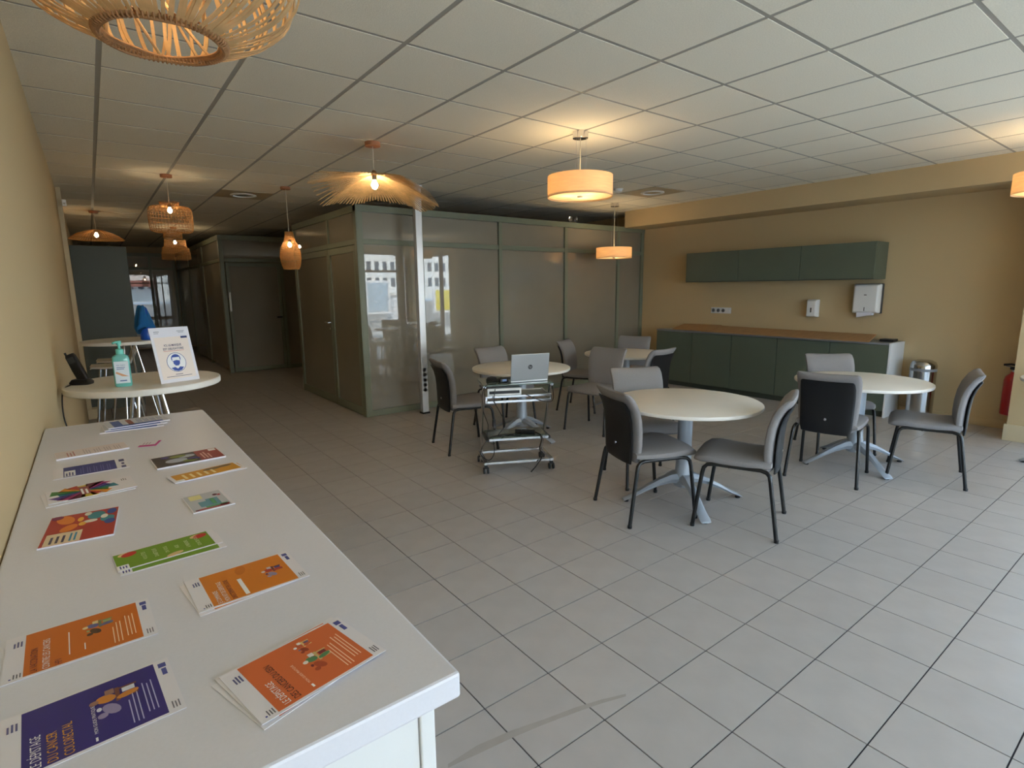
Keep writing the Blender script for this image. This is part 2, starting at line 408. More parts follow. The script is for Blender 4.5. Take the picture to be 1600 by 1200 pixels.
# glazed screen at the far end
P3 = 17.3
p3 = tag(empty('glass_partition', (.6, P3, 0)), 'far glazed screen at the end of the corridor mirroring the windows', 'partition')
def p3box(*a, **k): return pbox(*a, parent=p3, **k)
p3box('top_rail', .02, P2X-.02, P3-.02, P3+.05, 2.44, 2.53); p3box('transom_rail', .02, P2X-.02, P3-.015, P3+.045, 2.1, 2.17)
for x in (.02, 1.5): p3box('post', x, x+.07, P3-.018, P3+.048, 0, 2.44)
p3box('post', P2X-.09, P2X-.02, P3-.018, P3+.048, 0, 2.44)
for a, b in ((.09, 1.5), (1.57, P2X-.09)):
    p3box('glass_panel', a, b, P3, P3+.014, .05, 2.1, 'frosted', bevel=0); p3box('glass_panel', a, b, P3, P3+.014, 2.17, 2.44, 'frosted', bevel=0)

# ------------------------------------------------------------------ kitchen units on the right wall
CF = 7.27
cy = [5.25, 4.60, 3.96, 3.31, 2.66, 2.035]
words = ['nearest the partition', 'second from the partition', 'in the middle of the row', 'second from the white end', 'next to the white end panel']
for k in range(5):
    a, b = cy[k+1], cy[k]
    c = tag(empty('base_cabinet', (CF, (a+b)/2, 0)), 'green base cabinet under the cardboard, ' + words[k], 'cabinet', 'green base cabinets'); hw = (b-a)/2
    obj('body', B(.02, XR-CF-.004, -hw+.001, hw-.001, .07, .835), 'dark_green', c)
    obj('door', B(0, .019, -hw+.003, hw-.003, .075, .832), 'green_cab', c, bevel=.002)
    obj('plinth', B(.05, .07, -hw+.001, hw-.001, 0, .07), 'dark_green', c)
tag(obj('end_panel', B(CF, XR-.004, 2.012, 2.033, 0, .858), 'cab_white', bevel=.002), 'white end panel of the green base cabinets beside the bin', 'panel')
tag(obj('worktop', B(CF-.005, XR-.004, 2.034, 5.25, .836, .858), 'grey_plastic', bevel=.002), 'thin grey worktop over the green base cabinets under cardboard', 'worktop')
def sheet(name, pts, th, label, z):
    mb = MB(); n = len(pts); mb.loft([[(x, y, z+dz) for x, y, dz in pts], [(x, y, z+dz+th) for x, y, dz in pts]])
    return tag(obj(name, mb, 'cardboard'), label, 'cardboard', 'cardboard sheets')
sheet('cardboard_sheet', [(7.215, 2.22, .0), (7.64, 2.30, .055), (7.65, 4.45, .06), (7.22, 4.42, .004), (7.205, 3.5, .002)], .006, 'large brown cardboard sheet lying on the worktop', .860)
sheet('cardboard_sheet', [(7.225, 3.45, .0), (7.6, 3.9, .055), (7.6, 4.6, .058), (7.235, 4.72, .0)], .006, 'brown cardboard flap showing under the large sheet', .870)
sheet('cardboard_sheet', [(7.24, 4.25, .0), (7.64, 4.35, .055), (7.63, 5.0, .05), (7.25, 4.95, -.012)], .006, 'small brown cardboard piece at the partition end of worktop', .880)
tag(obj('black_tray', B(7.45, 7.6, 2.06, 2.2, .859, .886), 'black_plastic', bevel=.004), 'small dark box on the worktop beside the white end panel', 'box')
uy = [4.80, 3.96, 3.12, 2.28]
uw = ['nearest the glass partition', 'between the other two', 'above the paper towel dispenser']
for k in range(3):
    a, b = uy[k+1], uy[k]; hw = (b-a)/2
    c = tag(empty('wall_cabinet', (7.33, (a+b)/2, 1.573)), 'long low green wall cabinet, ' + uw[k], 'cabinet', 'green wall cabinets')
    obj('body', B(.02, XR-7.33-.003, -hw+.0005, hw-.0005, 0, .424), 'green_cab', c)
    obj('door', B(0, .019, -hw+.0025, hw-.0025, .012, .422), 'green_cab', c, bevel=.0015)
    obj('grip_rail', B(.003, .018, -hw+.0025, hw-.0025, .0, .010), 'dark_green', c)
# sockets
s = tag(empty('wall_socket', (XR-.012, 4.40, 1.155)), 'white four gang wall socket above the worktop', 'socket')
obj('plate', B(0, .011, -.165, .165, -.044, .044), 'white_plastic', s, bevel=.003)
for k in range(4):
    if k < 3:
        q = obj('socket', MB().lathe([(.026, 0), (.026, .006), (.021, .006), (.019, -.004)], 16), 'grey_plastic', s, smooth=True)
    else: q = obj('data_port', B(-.02, .02, -.02, .02, 0, .005), 'white_plastic', s)
    q.matrix_local = Matrix.Translation((0, .12-k*.08, 0)) @ Matrix.Rotation(R(-90), 4, 'Y')
# soap dispenser
s = tag(empty('soap_dispenser', (XR-.004, 3.06, 1.105)), 'small white soap dispenser on the beige wall', 'dispenser')
def yzring(y0, y1, z0, z1, x): return [(x, y0, z0), (x, y1, z0), (x, y1, z1), (x, y0, z1)]
obj('body', MB().loft([yzring(-.068, .068, 0, .225, 0), yzring(-.068, .068, 0, .225, -.05), yzring(-.055, .055, .012, .205, -.095)]), 'white_plastic', s, bevel=.008)
obj('window', B(-.097, -.094, -.008, .008, .06, .12), 'dark_grey', s)
# towel dispenser
s = tag(empty('towel_dispenser', (XR-.004, 2.43, 1.17)), 'white metal paper towel dispenser with towel hanging out', 'dispenser')
obj('back_frame', B(-.05, 0, -.152, .152, 0, .352), 'dark_grey', s, bevel=.006)
obj('cover', MB().loft([yzring(-.146, .146, .004, .348, -.03), yzring(-.146, .146, .004, .348, -.085), yzring(-.125, .125, .02, .33, -.125)]), 'white_plastic', s, bevel=.012)
obj('window', B(-.127, -.124, -.004, .004, .03, .075), 'dark_grey', s); obj('keyhole', B(-.127, -.124, -.014, .014, .215, .225), 'dark_grey', s)
obj('paper_towel', MB().loft([[(-.03, -.09, .02), (-.10, -.09, .02), (-.10, .09, .02), (-.03, .09, .02)], [(-.05, -.08, -.02), (-.11, -.07, -.02), (-.105, .085, -.03), (-.05, .085, -.03)], [(-.06, -.02, -.028), (-.115, -.02, -.026), (-.11, .085, -.05), (-.06, .085, -.05)]]), 'paper', s)
# bin
s = tag(empty('pedal_bin', (7.45, 1.74, 0)), 'polished steel pedal bin with domed lid beside white end panel', 'bin')
obj('base', MB().lathe([(.128, 0), (.128, .03)], 40), 'black_plastic', s, smooth=True)
obj('body', MB().lathe([(.124, .03), (.124, .565)], 40), 'steel', s, smooth=True)
obj('rim', MB().lathe([(.1248, .565), (.1255, .58), (.1248, .595)], 40), 'grey_plastic', s, smooth=True)
obj('lid', MB().lathe([(.1245, .595), (.123, .63), (.108, .665), (.07, .685), (.01, .69)], 40), 'steel', s, smooth=True)
obj('pedal', B(-.03, .03, -.17, -.12, .012, .024), 'black_plastic', s, bevel=.004).rotation_euler = (0, 0, R(-60))
# extinguisher
s = tag(empty('fire_extinguisher', (7.585, 1.005, .17)), 'red fire extinguisher hung on the wall beside the pilaster', 'extinguisher')
obj('cylinder', MB().lathe([(.055, 0), (.075, .012), (.076, .36), (.066, .40), (.035, .43), (.028, .45)], 28), 'red_paint', s, smooth=True)
obj('neck', MB().lathe([(.022, .45), (.022, .475)], 14), 'alu', s)
obj('head', B(-.03, .03, -.05, .035, .472, .50), 'black_plastic', s, bevel=.006)
obj('lever', MB().tube([(0, -.04, .51), (0, .03, .525), (0, .09, .515)], .011, 8), 'black_plastic', s, smooth=True)
obj('hose', MB().tube(smooth_path([(0, -.04, .485), (0, -.10, .44), (0, -.095, .3), (0, -.09, .1)]), .010, 8), 'black_plastic', s, smooth=True)
obj('pin', MB().tube([(0, .03, .5), (0, .07, .5)], .005, 6), 'chrome', s)
obj('wall_bracket', B(.06, .093, -.03, .03, .3, .4), 'dark_grey', s)

# ------------------------------------------------------------------ round meeting tables
def make_table(label, c, ang, rad=.5, z=.725):
    t = tag(empty('round_table', (c[0], c[1], 0), R(ang)), label, 'table', 'white round meeting tables')
    obj('tabletop', MB().lathe([(rad-.012, z-.028), (rad-.003, z-.024), (rad, z-.014), (rad-.002, z-.003), (rad-.007, z)], 72), 'table_white', t, smooth=True)
    obj('mounting_plate', MB().lathe([(.19, z-.036), (.19, z-.0285)], 24), 'silver_paint', t)
    obj('column', MB().lathe([(.064, .11), (.058, .2), (.052, .32), (.050, .45), (.050, z-.036)], 24), 'silver_paint', t, smooth=True)
    for k in range(4):
        P = [(.03, .165, .05, .075), (.09, .165, .04, .06), (.18, .135, .032, .044), (.27, .093, .030, .034), (.35, .05, .032, .024), (.415, .022, .036, .014), (.432, .012, .034, .010)]
        rings = []
        for r_, zz, hw, th in P:
            rings.append([(r_, -hw*.6, zz-th*.5), (r_, hw*.6, zz-th*.5), (r_, hw, zz), (r_, hw*.55, zz+th*.5), (r_, -hw*.55, zz+th*.5), (r_, -hw, zz)])
        f = obj('foot', MB().loft(rings), 'silver_paint', t, smooth=True); f.rotation_euler = (0, 0, R(90*k))
        g = obj('glide', MB().lathe([(.018, 0), (.018, .012)], 12, (.41, 0, 0)), 'black_plastic', f)
    return t
make_table('white round table in the foreground with three chairs drawn up', (3.42, 1.96), 146)
make_table('white round table beside the steel bin and wall cabinets', (5.25, 1.545), 145)
make_table('white round table behind the laptop trolley', (3.6, 4.06), 8)
make_table('white round table near the partition corner, farthest back', (5.31, 4.17), 20)
make_table('white round table cut off by the right edge of the photo', (6.52, .27), 20)

# ------------------------------------------------------------------ chairs
def sup(hw, ht, n=24, e=3.2):
    o = []
    for k in range(n):
        a = 2*math.pi*k/n; c, s_ = math.cos(a), math.sin(a)
        o.append((hw*math.copysign(abs(c)**(2/e), c), ht*math.copysign(abs(s_)**(2/e), s_)))
    return o
def slab(profile, bow=0, n=24):
    """profile: (x, z, half width, half thickness); width lies along y; bow pulls the sides forward (+normal)"""
    P = [Vector((p[0], 0, p[1])) for p in profile]; rings = []
    for i, p in enumerate(profile):
        t = (P[min(i+1, len(P)-1)] - P[max(i-1, 0)]).normalized(); nrm = Vector((t.z, 0, -t.x))
        rings.append([P[i] + Vector((0, y, 0)) + nrm*(h_ + bow*(y/.22)**2) for y, h_ in sup(p[2], p[3], n)])
    return MB().loft(rings)
def make_chair():
    t = empty('meeting_chair')
    seat = [(-.19, .452, .20, .014), (-.185, .452, .214, .026), (-.16, .449, .222, .032), (-.05, .444, .228, .034), (.08, .446, .232, .038), (.17, .452, .231, .041), (.225, .447, .224, .038), (.255, .437, .208, .024), (.266, .428, .186, .009)]
    obj('seat', slab(seat), 'fabric', t, smooth=True)
    back = [(-.172, .400, .165, .008), (-.172, .406, .182, .020), (-.173, .44, .198, .030), (-.171, .52, .206, .033), (-.174, .60, .211, .033), (-.184, .68, .215, .032), (-.203, .745, .218, .031), (-.232, .80, .219, .030), (-.258, .830, .217, .027), (-.276, .844, .208, .017), (-.283, .848, .196, .006)]
    obj('backrest', slab(back, .016), 'fabric', t, smooth=True)
    sh = [(-.206, .385, .150, .004), (-.209, .392, .168, .010), (-.213, .44, .178, .012), (-.214, .52, .182, .012), (-.217, .60, .185, .012), (-.226, .68, .187, .012), (-.244, .745, .187, .012), (-.266, .785, .182, .010), (-.276, .797, .172, .004)]
    shell = obj('back_shell', slab(sh, .014), 'black_shell', t, smooth=True)
    b = obj('button', MB().lathe([(.011, 0), (.010, .004), (.004, .005)], 14), 'chrome', shell, smooth=True)
    b.matrix_local = Matrix.Translation((-.2255, 0, .50)) @ Matrix.Rotation(R(-90), 4, 'Y')
    for sx in (1, -1):
        for sy in (1, -1):
            if sx > 0: pts = [(.245, .245, .008), (.222, .238, .20), (.202, .231, .36), (.194, .228, .395), (.176, .222, .414), (.14, .215, .42), (.0, .21, .418)]
            else: pts = [(-.245, .25, .008), (-.215, .238, .20), (-.190, .228, .36), (-.182, .224, .395), (-.165, .219, .412), (-.13, .213, .42), (.0, .21, .418)]
            lg = obj('leg', MB().tube([(x, y*sy, z) for x, y, z in pts], .0125, 10), 'black_tube', t, smooth=True)
            x, y, z = pts[0]; obj('foot_cap', MB().lathe([(.014, 0), (.015, .018)], 12, (x, y*sy, 0)), 'black_plastic', lg, smooth=True)
    obj('cross_bar', MB().tube([(.05, -.21, .412), (.05, .21, .412)], .009, 8), 'black_tube', t, smooth=True)
    return t
G = 'grey upholstered meeting chairs'
CHAIRS = [  # centre x, y, facing angle, label
    (3.065, 2.02, -20, 'grey chair with black back left of the foreground table'),
    (3.412, 1.512, 112, 'grey chair seen from the side at the right front of foreground table'),
    (3.575, 2.43, 243, 'grey chair facing the camera behind the foreground table'),
    (4.77, 1.557, 12, 'grey chair showing its whole black back at table beside bin'),
    (5.345, 1.062, 107, 'grey chair in side view at the far right, near the extinguisher'),
    (5.61, 1.86, 227, 'grey chair facing the camera in front of the green base cabinets'),
    (2.94, 4.12, -12, 'grey chair with black back beside the white power pole'),
    (3.75, 4.55, 277, 'grey chair tucked in behind the open laptop'),
    (5.02, 4.62, -63, 'grey chair seen from the side in front of the partition glass'),
    (4.41, 3.78, 192, 'grey chair facing left between laptop table and back table'),
    (5.77, 4.50, 206, 'grey chair tucked in at far side of the farthest back table'),
    (4.98, 3.62, 94, 'grey chair with black back beside the green base cabinets'),
]
ch0 = make_chair()
for k, (x, y, a, lb) in enumerate(CHAIRS):
    c = ch0 if k == 0 else copy_tree(ch0)
    c.location = (x, y, 0); c.rotation_euler = (0, 0, R(a)); tag(c, lb, 'chair', G)

# ------------------------------------------------------------------ power pole
s = tag(empty('power_pole', (3.33, 5.66, 0)), 'white aluminium power pole from floor to ceiling with sockets', 'pole')
obj('foot', B(-.05, .05, -.045, .045, 0, .02), 'black_plastic', s, bevel=.003)
obj('column', B(-.042, .042, -.036, .036, .02, H-.008), 'alu', s, bevel=.006)
obj('ceiling_collar', B(-.052, .052, -.046, .046, H-.03, H-.006), 'white_plastic', s, bevel=.003)
for k in range(5):
    q = obj('socket', MB().lathe([(.026, 0), (.026, .005), (.021, .005), (.019, -.003)], 16), 'grey_plastic', s, smooth=True)
    q.matrix_local = Matrix.Translation((0, -.036, .30+k*.062)) @ Matrix.Rotation(R(90), 4, 'X')

# ------------------------------------------------------------------ counter with leaflets
CZ = 1.06
ct_ = tag(empty('display_counter', (0, .205, 0)), 'long white display counter along the left wall covered with leaflets', 'counter')
obj('countertop', B(.002, .48, 0, 1.905, CZ-.034, CZ), 'counter_white', ct_, bevel=.004)
obj('end_panel', B(.004, .435, .028, .046, 0, CZ-.0345), 'cab_white', ct_, bevel=.001)
obj('corner_upright', B(.436, .456, .024, .060, 0, CZ-.0345), 'cab_white', ct_, bevel=.002)
for k in range(3):
    a = .062+k*.612; d = obj('door', B(.438, .456, a, a+.608, .08, CZ-.037), 'cab_white', ct_, bevel=.002)
    obj('handle', B(.457, .470, a+.25, a+.36, CZ-.12, CZ-.105), 'chrome', d, bevel=.002)
obj('carcass', B(.004, .436, .048, 1.885, .08, CZ-.035), 'cab_white', ct_)
obj('plinth', B(.01, .40, .05, 1.88, 0, .08), 'grey_plastic', ct_)

WHITE, NAVY, ORANGE, BURNT, RUST, GREEN, GOLD, PLUM, DARK = (240, 240, 244), (50, 40, 122), (214, 124, 30), (206, 108, 28), (214, 106, 54), (112, 152, 32), (222, 160, 44), (96, 34, 60), (70, 44, 44)
LG = 'health leaflets on the counter'
levels = {}
def leaflet(key, label, c, ang, w_, h_, group=LG, lift=0, th=.0007, cat='leaflet'):
    """local x = reading direction, local y = up the page"""
    o = tag(empty('leaflet', (c[0], c[1], CZ+.0004+lift), R(ang)), label, cat, group)
    mb = MB(); n = 6
    rings = []
    for k in range(n+1):
        y = -h_/2+h_*k/n; zc = .0012*math.sin(math.pi*k/n)
        rings.append([(-w_/2, y, zc), (w_/2, y, zc), (w_/2, y, zc+th), (-w_/2, y, zc+th)])
    obj('paper', mb.box(-w_/2, w_/2, -h_/2, h_/2, 0, th), 'paper', o)
    o['w'], o['h'], o['t'] = w_, h_, th
    return o
def printed(o, name, polys, col, lvl=1):
    z = o['t']; mb = MB(); w_, h_ = o['w'], o['h']
    if name == 'illustration' and len(polys) > 1: return [printed(o, name, [p], col, lvl) for p in polys]
    for p in polys: mb.poly([(max(-w_/2, min(w_/2, x)), max(-h_/2, min(h_/2, y))) for x, y in p], z+.00002, z+.00008*lvl+.00004)
    return obj(name, mb, ink(col), o)
def lines(o, x, y, n, wd, col, step=.0042, th=.0011, name='small_text', lvl=3):
    random.seed(int(abs(x*1e4)+abs(y*1e4)+n)); return printed(o, name, [rect(x, x+wd*random.uniform(.65, 1), y-k*step, y-k*step+th) for k in range(n)], col, lvl)
def tx(o, s_, size, x, y, col, sx=.8, name='title_text', bold=.0):
    return text(name, s_, size, o, ink(col), x, y, o['t']+.0004, sx=sx, bold=bold)
def logos(o, flip=False):
    w_, h_ = o['w'], o['h']
    lines(o, -w_/2+.006, h_/2-.012, 3, .012, (90, 88, 100), .003, .0012, 'logo')
    printed(o, 'logo', [rect(-w_/2+.006, -w_/2+.008, h_/2-.009, h_/2-.007)], (40, 50, 140), 3)
    lines(o, w_/2-.03, h_/2-.010, 3, .018, (92, 92, 140), .0035, .0018, 'logo')
    lines(o, -w_/2+.008, -h_/2+.010, 3, .016, (110, 108, 120), .003, .0012, 'logo')
    printed(o, 'logo', [rect(w_/2-.034, w_/2-.02, -h_/2+.005, -h_/2+.010), rect(w_/2-.017, w_/2-.008, -h_/2+.004, -h_/2+.012)], (74, 80, 150), 3)
def guide(key, label, c, ang, col, w_=.112, h_=.158, group=LG, lift=0, detail=True):
    o = leaflet(key, label, c, ang, w_, h_, group, lift)
    printed(o, 'cover_panel', [rect(-w_/2+.004, w_/2-.003, -h_/2+.016, h_/2-.020)], col)
    if detail: logos(o)
    return o
def figure(o, x, y, s_, cols):
    a, b, c, d, e = cols
    printed(o, 'illustration', [ell(x-.6*s_, y-.1*s_, .5*s_, .28*s_, .5), ell(x-.9*s_, y+.25*s_, .2*s_, .2*s_)], a, 2)
    printed(o, 'illustration', [rect(x-.2*s_, x+.9*s_, y-.5*s_, y-.32*s_), rect(x-.1*s_, x+.02*s_, y-1.2*s_, y-.5*s_), rect(x+.7*s_, x+.82*s_, y-1.2*s_, y-.5*s_)], b, 3)
    printed(o, 'illustration', [ell(x+.3*s_, y+.05*s_, .3*s_, .4*s_, -.4), ell(x+.1*s_, y-.8*s_, .2*s_, .45*s_, .2)], c, 4)
    printed(o, 'illustration', [ell(x+.28*s_, y+.5*s_, .17*s_, .18*s_), rect(x+.55*s_, x+.95*s_, y-.3*s_, y+.05*s_)], d, 5)
    printed(o, 'illustration', [ell(x-.35*s_, y+.35*s_, .14*s_, .1*s_), rect(x+.35*s_, x+.68*s_, y-1.1*s_, y-.6*s_)], e, 5)
def body_text(o, col):
    w_, h_ = o['w'], o['h']
    lines(o, -w_/2+.012, -h_/2+.046, 3, .062, col); lines(o, -w_/2+.020, -h_/2+.031, 3, .066, col)
# colorectal guide (navy)
o = guide('L1', 'navy blue leaflet at the near end of the counter, cut off by frame', (.127, .393), 94, NAVY)
tx(o, 'LE DÉPISTAGE', .0125, -.050, .044, WHITE, .68); tx(o, 'DU CANCER', .0125, -.050, .031, GOLD, .68); tx(o, 'COLORECTAL', .0125, -.050, .018, GOLD, .68)
tx(o, 'MON GUIDE PRATIQUE', .0048, -.036, -.002, WHITE, 1); printed(o, 'small_text', [rect(-.048, -.042, -.001, .001)], WHITE, 3)
figure(o, .012, -.014, .024, ((150, 140, 178), (120, 72, 58), (204, 130, 52), (150, 110, 96), (220, 220, 230))); body_text(o, (190, 190, 226))
# HPV leaflet (orange)
o = guide('L2', 'orange vaccination leaflet lying near the wall beside the navy one', (.117, .574), 92, BURNT)
tx(o, 'LA VACCINATION', .0105, -.050, .046, PLUM, .68); tx(o, 'CONTRE LES CANCERS', .0105, -.050, .034, WHITE, .68); tx(o, 'HPV', .0105, -.050, .022, PLUM, .68)
lines(o, -.035, .014, 1, .072, WHITE); lines(o, -.035, -.002, 1, .022, WHITE)
figure(o, .016, -.012, .018, ((86, 60, 44), (120, 130, 84), (104, 104, 150), (222, 200, 150), (156, 168, 110))); body_text(o, (246, 214, 180))
# kit leaflet, two lying together
for k in (0, 1):
    o = guide('L3', ('orange screening kit leaflet underneath, twisted in the middle of counter', 'orange screening kit leaflet on top in the middle of counter edge')[k], (.325 - (.004, 0)[k], .597 - (.003, 0)[k]), (97, 93)[k], ORANGE, lift=k*.0011, detail=k)
tx(o, 'JE COMMANDE', .0092, -.050, .046, WHITE, .68); tx(o, 'MON KIT DE DÉPISTAGE', .0092, -.050, .036, WHITE, .68); tx(o, 'DIRECTEMENT EN LIGNE', .0092, -.050, .026, PLUM, .66)
printed(o, 'web_address', [rect(-.048, .008, .008, .014)], WHITE, 3)
figure(o, .0, -.034, .017, ((150, 142, 176), (92, 48, 54), (178, 58, 44), (206, 190, 190), (70, 60, 130)))
printed(o, 'illustration', [ell(.036, .002, .016, .008, -.2)], (196, 108, 22), 2)
# breast screening guide (rust), stack of three
for k in (0, 1, 2):
    o = guide('L4', ('rust orange leaflet lowest in the pile by the counter corner', 'rust orange leaflet in the middle of the pile by counter corner', 'rust orange leaflet on top of the pile by the counter corner')[k], (.335+(-.006, -.003, 0)[k], .332+(.0, .004, 0)[k]), (107, 104, 102)[k], RUST, lift=k*.0012, detail=k == 2)
tx(o, 'LE DÉPISTAGE', .0115, -.048, .042, WHITE, .68); tx(o, 'DES CANCERS DU SEIN', .0115, -.048, .030, DARK, .66)
tx(o, 'MON GUIDE PRATIQUE', .0042, -.036, .012, (250, 220, 200), 1); printed(o, 'small_text', [rect(-.046, -.04, .012, .0145)], WHITE, 3)
figure(o, -.005, -.010, .018, ((176, 74, 40), (206, 180, 120), (84, 136, 88), (230, 222, 214), (120, 36, 44)))
figure(o, .032, -.012, .012, ((150, 60, 36), (222, 196, 130), (196, 90, 50), (236, 230, 226), (110, 90, 120))); body_text(o, (252, 216, 190))
# green leaflets
for k in (0, 1):
    o = leaflet('L5', ('green leaflet peeking out from under the other green one', 'green leaflet lying on top of the other green one')[k], (.237+(.004, 0)[k], .797+(-.018, 0)[k]), (93, 95)[k], .075, .158, LG, k*.0012)
    printed(o, 'cover_panel', [rect(-.034, .035, -.068, .078)], GREEN)
    printed(o, 'logo', [rect(-.034, -.016, .062, .078)], WHITE, 2); lines(o, -.031, .073, 3, .012, (60, 60, 140), .004, .002, 'logo')
for k, s_ in enumerate(('VOUS ÊTES', 'DIABÉTIQUE', 'ON VOUS', 'AIDE', 'À PRENDRE', 'SOIN DE VOUS')): text('title_text', s_, .0085, o, ink((220, 232, 190)), .0, .034-k*.0165, o['t']+.0004, 'CENTER', sx=.8)
for x, y in ((.024, .056), (.02, -.054)): printed(o, 'illustration', [ell(x, y, .009, .012, .4)], (196, 34, 34), 3); printed(o, 'illustration', [ell(x+.004, y+.008, .006, .009, .6)], (228, 200, 150), 2)
printed(o, 'illustration', [ell(-.028, -.005, .006, .014, .3)], (222, 190, 140), 2)
# red and teal booklet
o = leaflet('L6', 'red and orange illustrated booklet beside the wall', (.112, 1.018), 85, .16, .113, th=.003)
printed(o, 'cover_panel', [rect(-.079, .079, -.0555, .0555)], (178, 52, 44)); printed(o, 'illustration', [ell(.05, .03, .028, .014, .3), ell(.0, .02, .02, .012, -.4)], (226, 130, 46), 2)
printed(o, 'illustration', [ell(.05, -.02, .022, .015), ell(.02, -.04, .018, .012)], (60, 140, 148), 3); printed(o, 'illustration', [ell(.06, -.045, .016, .008), ell(-.0, -.045, .014, .009)], (44, 76, 150), 4)
printed(o, 'illustration', [ell(.035, -.034, .012, .006), ell(.066, -.005, .01, .006), ell(.02, -.012, .008, .012)], (230, 224, 210), 5); printed(o, 'illustration', [ell(.07, .045, .012, .01), ell(-.06, .04, .014, .012)], (126, 36, 90), 3); printed(o, 'illustration', [ell(.012, .0, .01, .006), ell(.04, .005, .012, .005)], (234, 182, 70), 5)
printed(o, 'title_box', [rect(-.078, -.022, -.004, .050)], (226, 206, 172), 6); lines(o, -.072, .038, 3, .042, (72, 60, 92), .009, .004, 'title_text', 8); lines(o, -.072, .010, 2, .04, (44, 130, 170), .007, .003, 'title_text', 8)
# white leaflet with coloured star, two
for k in (0, 1):
    o = leaflet('L7', ('white leaflet under the one with the colour burst', 'white leaflet with a many coloured burst across its cover')[k], (.129+(-.006, 0)[k], 1.262+(-.012, 0)[k]), (98, 96)[k], .103, .163, LG, k*.0018, .0012)
cols = [(196, 70, 50), (230, 150, 50), (70, 140, 70), (40, 130, 150), (90, 60, 150), (170, 50, 120), (110, 40, 60), (220, 190, 70)]
for k, c_ in enumerate(cols):
    P_ = []
    for q in range(2):
        a = 2*math.pi*(k+8*q)/16+.2; r_ = random.uniform(.045, .078); P_.append([(0, .012), (r_*math.cos(a), .012+r_*math.sin(a)), (r_*.92*math.cos(a+.5), .012+r_*.92*math.sin(a+.5))])
    printed(o, 'burst', P_, c_, 2)
printed(o, 'title_box', [rect(-.030, .034, .004, .022)], (150, 70, 70), 5); lines(o, -.026, .016, 2, .055, WHITE, .008, .004, 'title_text').location.z = .0004; lines(o, .02, -.062, 3, .02, (90, 90, 96), .004, .0015, 'logo')
# blue leaflet
o = leaflet('L8', 'small blue leaflet with white margins near the wall', (.129, 1.466), 92, .105, .157)
printed(o, 'cover_panel', [rect(-.048, .050, -.052, .058)], (48, 56, 132)); printed(o, 'logo', [rect(-.044, .01, .034, .056)], WHITE, 2); lines(o, -.04, .050, 3, .04, (60, 60, 130), .006, .003, 'logo')
for k in range(5): lines(o, -.04, .022-k*.014, 2, .075, (110, 116, 180), .005, .0015)
printed(o, 'logo', [rect(-.046, -.026, -.072, -.062), rect(-.012, .006, -.07, -.064), rect(.02, .044, -.072, -.06)], (60, 60, 120), 2)
# white / pink leaflet
o = leaflet('L9', 'pale pink and white leaflet curled beside the wall', (.131, 1.66), 96, .085, .168, th=.004)
printed(o, 'cover_panel', [rect(-.04, .04, -.082, .082)], (224, 212, 212)); lines(o, -.034, .055, 3, .06, (186, 120, 120), .007, .003, 'title_text')
for k in range(4): lines(o, -.034, .018-k*.024, 3, .062, (186, 172, 178), .006, .002)
# far pile
fl = [('lowest white and blue brochure in the pile at the far counter end', (.242, 1.945), 88), ('middle white and blue brochure in the pile at far counter end', (.250, 1.965), 94), ('topmost white and blue brochure in pile at the far counter end', (.258, 1.985), 97)]
for k, (lb, c_, a) in enumerate(fl):
    o = leaflet('L10', lb, c_, a, .11, .178, LG, k*.0032, .0028); printed(o, 'cover_panel', [rect(-.054, .054, -.088, .088)], (206, 208, 218)); printed(o, 'cover_band', [rect(-.054, .054, .045, .072), rect(-.054, -.03, -.07, .045)], (64, 96, 168), 2)
printed(o, 'cover_band', [rect(-.05, .05, .012, .028)], (170, 96, 84), 2)
for k in range(4): lines(o, -.02, -.004-k*.02, 3, .06, (120, 136, 180), .005, .002)
# small pink card
o = leaflet('L11', 'tiny white card with a pink stripe in the counter middle', (.271, 1.648), 72, .066, .048, 'cards on the counter', cat='card'); printed(o, 'stripe', [rect(-.033, -.012, -.024, .024), rect(-.012, .033, -.024, -.016)], (190, 40, 130)); lines(o, -.006, .016, 3, .03, (170, 150, 170), .008, .0025)
# dark photo leaflet
o = leaflet('L12', 'dark red photo booklet near the aisle edge of counter', (.342, 1.398), 94, .11, .163, th=.004)
printed(o, 'cover_panel', [rect(-.054, .054, -.08, .08)], (66, 58, 56)); printed(o, 'cover_band', [rect(-.054, .054, -.08, -.022)], (150, 56, 52), 2); printed(o, 'illustration', [ell(-.01, .03, .02, .026), ell(.02, .0, .014, .02)], (178, 184, 196), 3); printed(o, 'illustration', [ell(.03, .02, .012, .02), ell(-.03, .0, .012, .018)], (130, 140, 60), 4)
printed(o, 'illustration', [ell(.036, .05, .01, .01), ell(-.02, -.01, .012, .016)], (72, 60, 130), 4); lines(o, -.04, -.036, 3, .07, (226, 180, 170), .008, .004, 'title_text'); printed(o, 'logo', [rect(.03, .05, -.076, -.058)], WHITE, 4)
# gold leaflets
for k in (0, 1):
    o = leaflet('L13', ('gold leaflet underneath near the aisle edge of the counter', 'gold leaflet on top near the aisle edge of the counter')[k], (.361+(.008, 0)[k], 1.230+(.0, 0)[k]), (97, 100)[k], .066, .16, LG, k*.0016, .0012)
    printed(o, 'cover_panel', [rect(-.030, .031, -.075, .072)], (214, 150, 36))
printed(o, 'illustration', [ell(.018, -.02, .010, .022), ell(.02, -.05, .008, .018)], (120, 100, 70), 2)
for k in range(5): lines(o, -.02, .046-k*.016, 1, .04, (246, 224, 170), .006, .006, 'title_text')
printed(o, 'logo', [rect(-.030, -.016, .056, .072)], WHITE, 3)
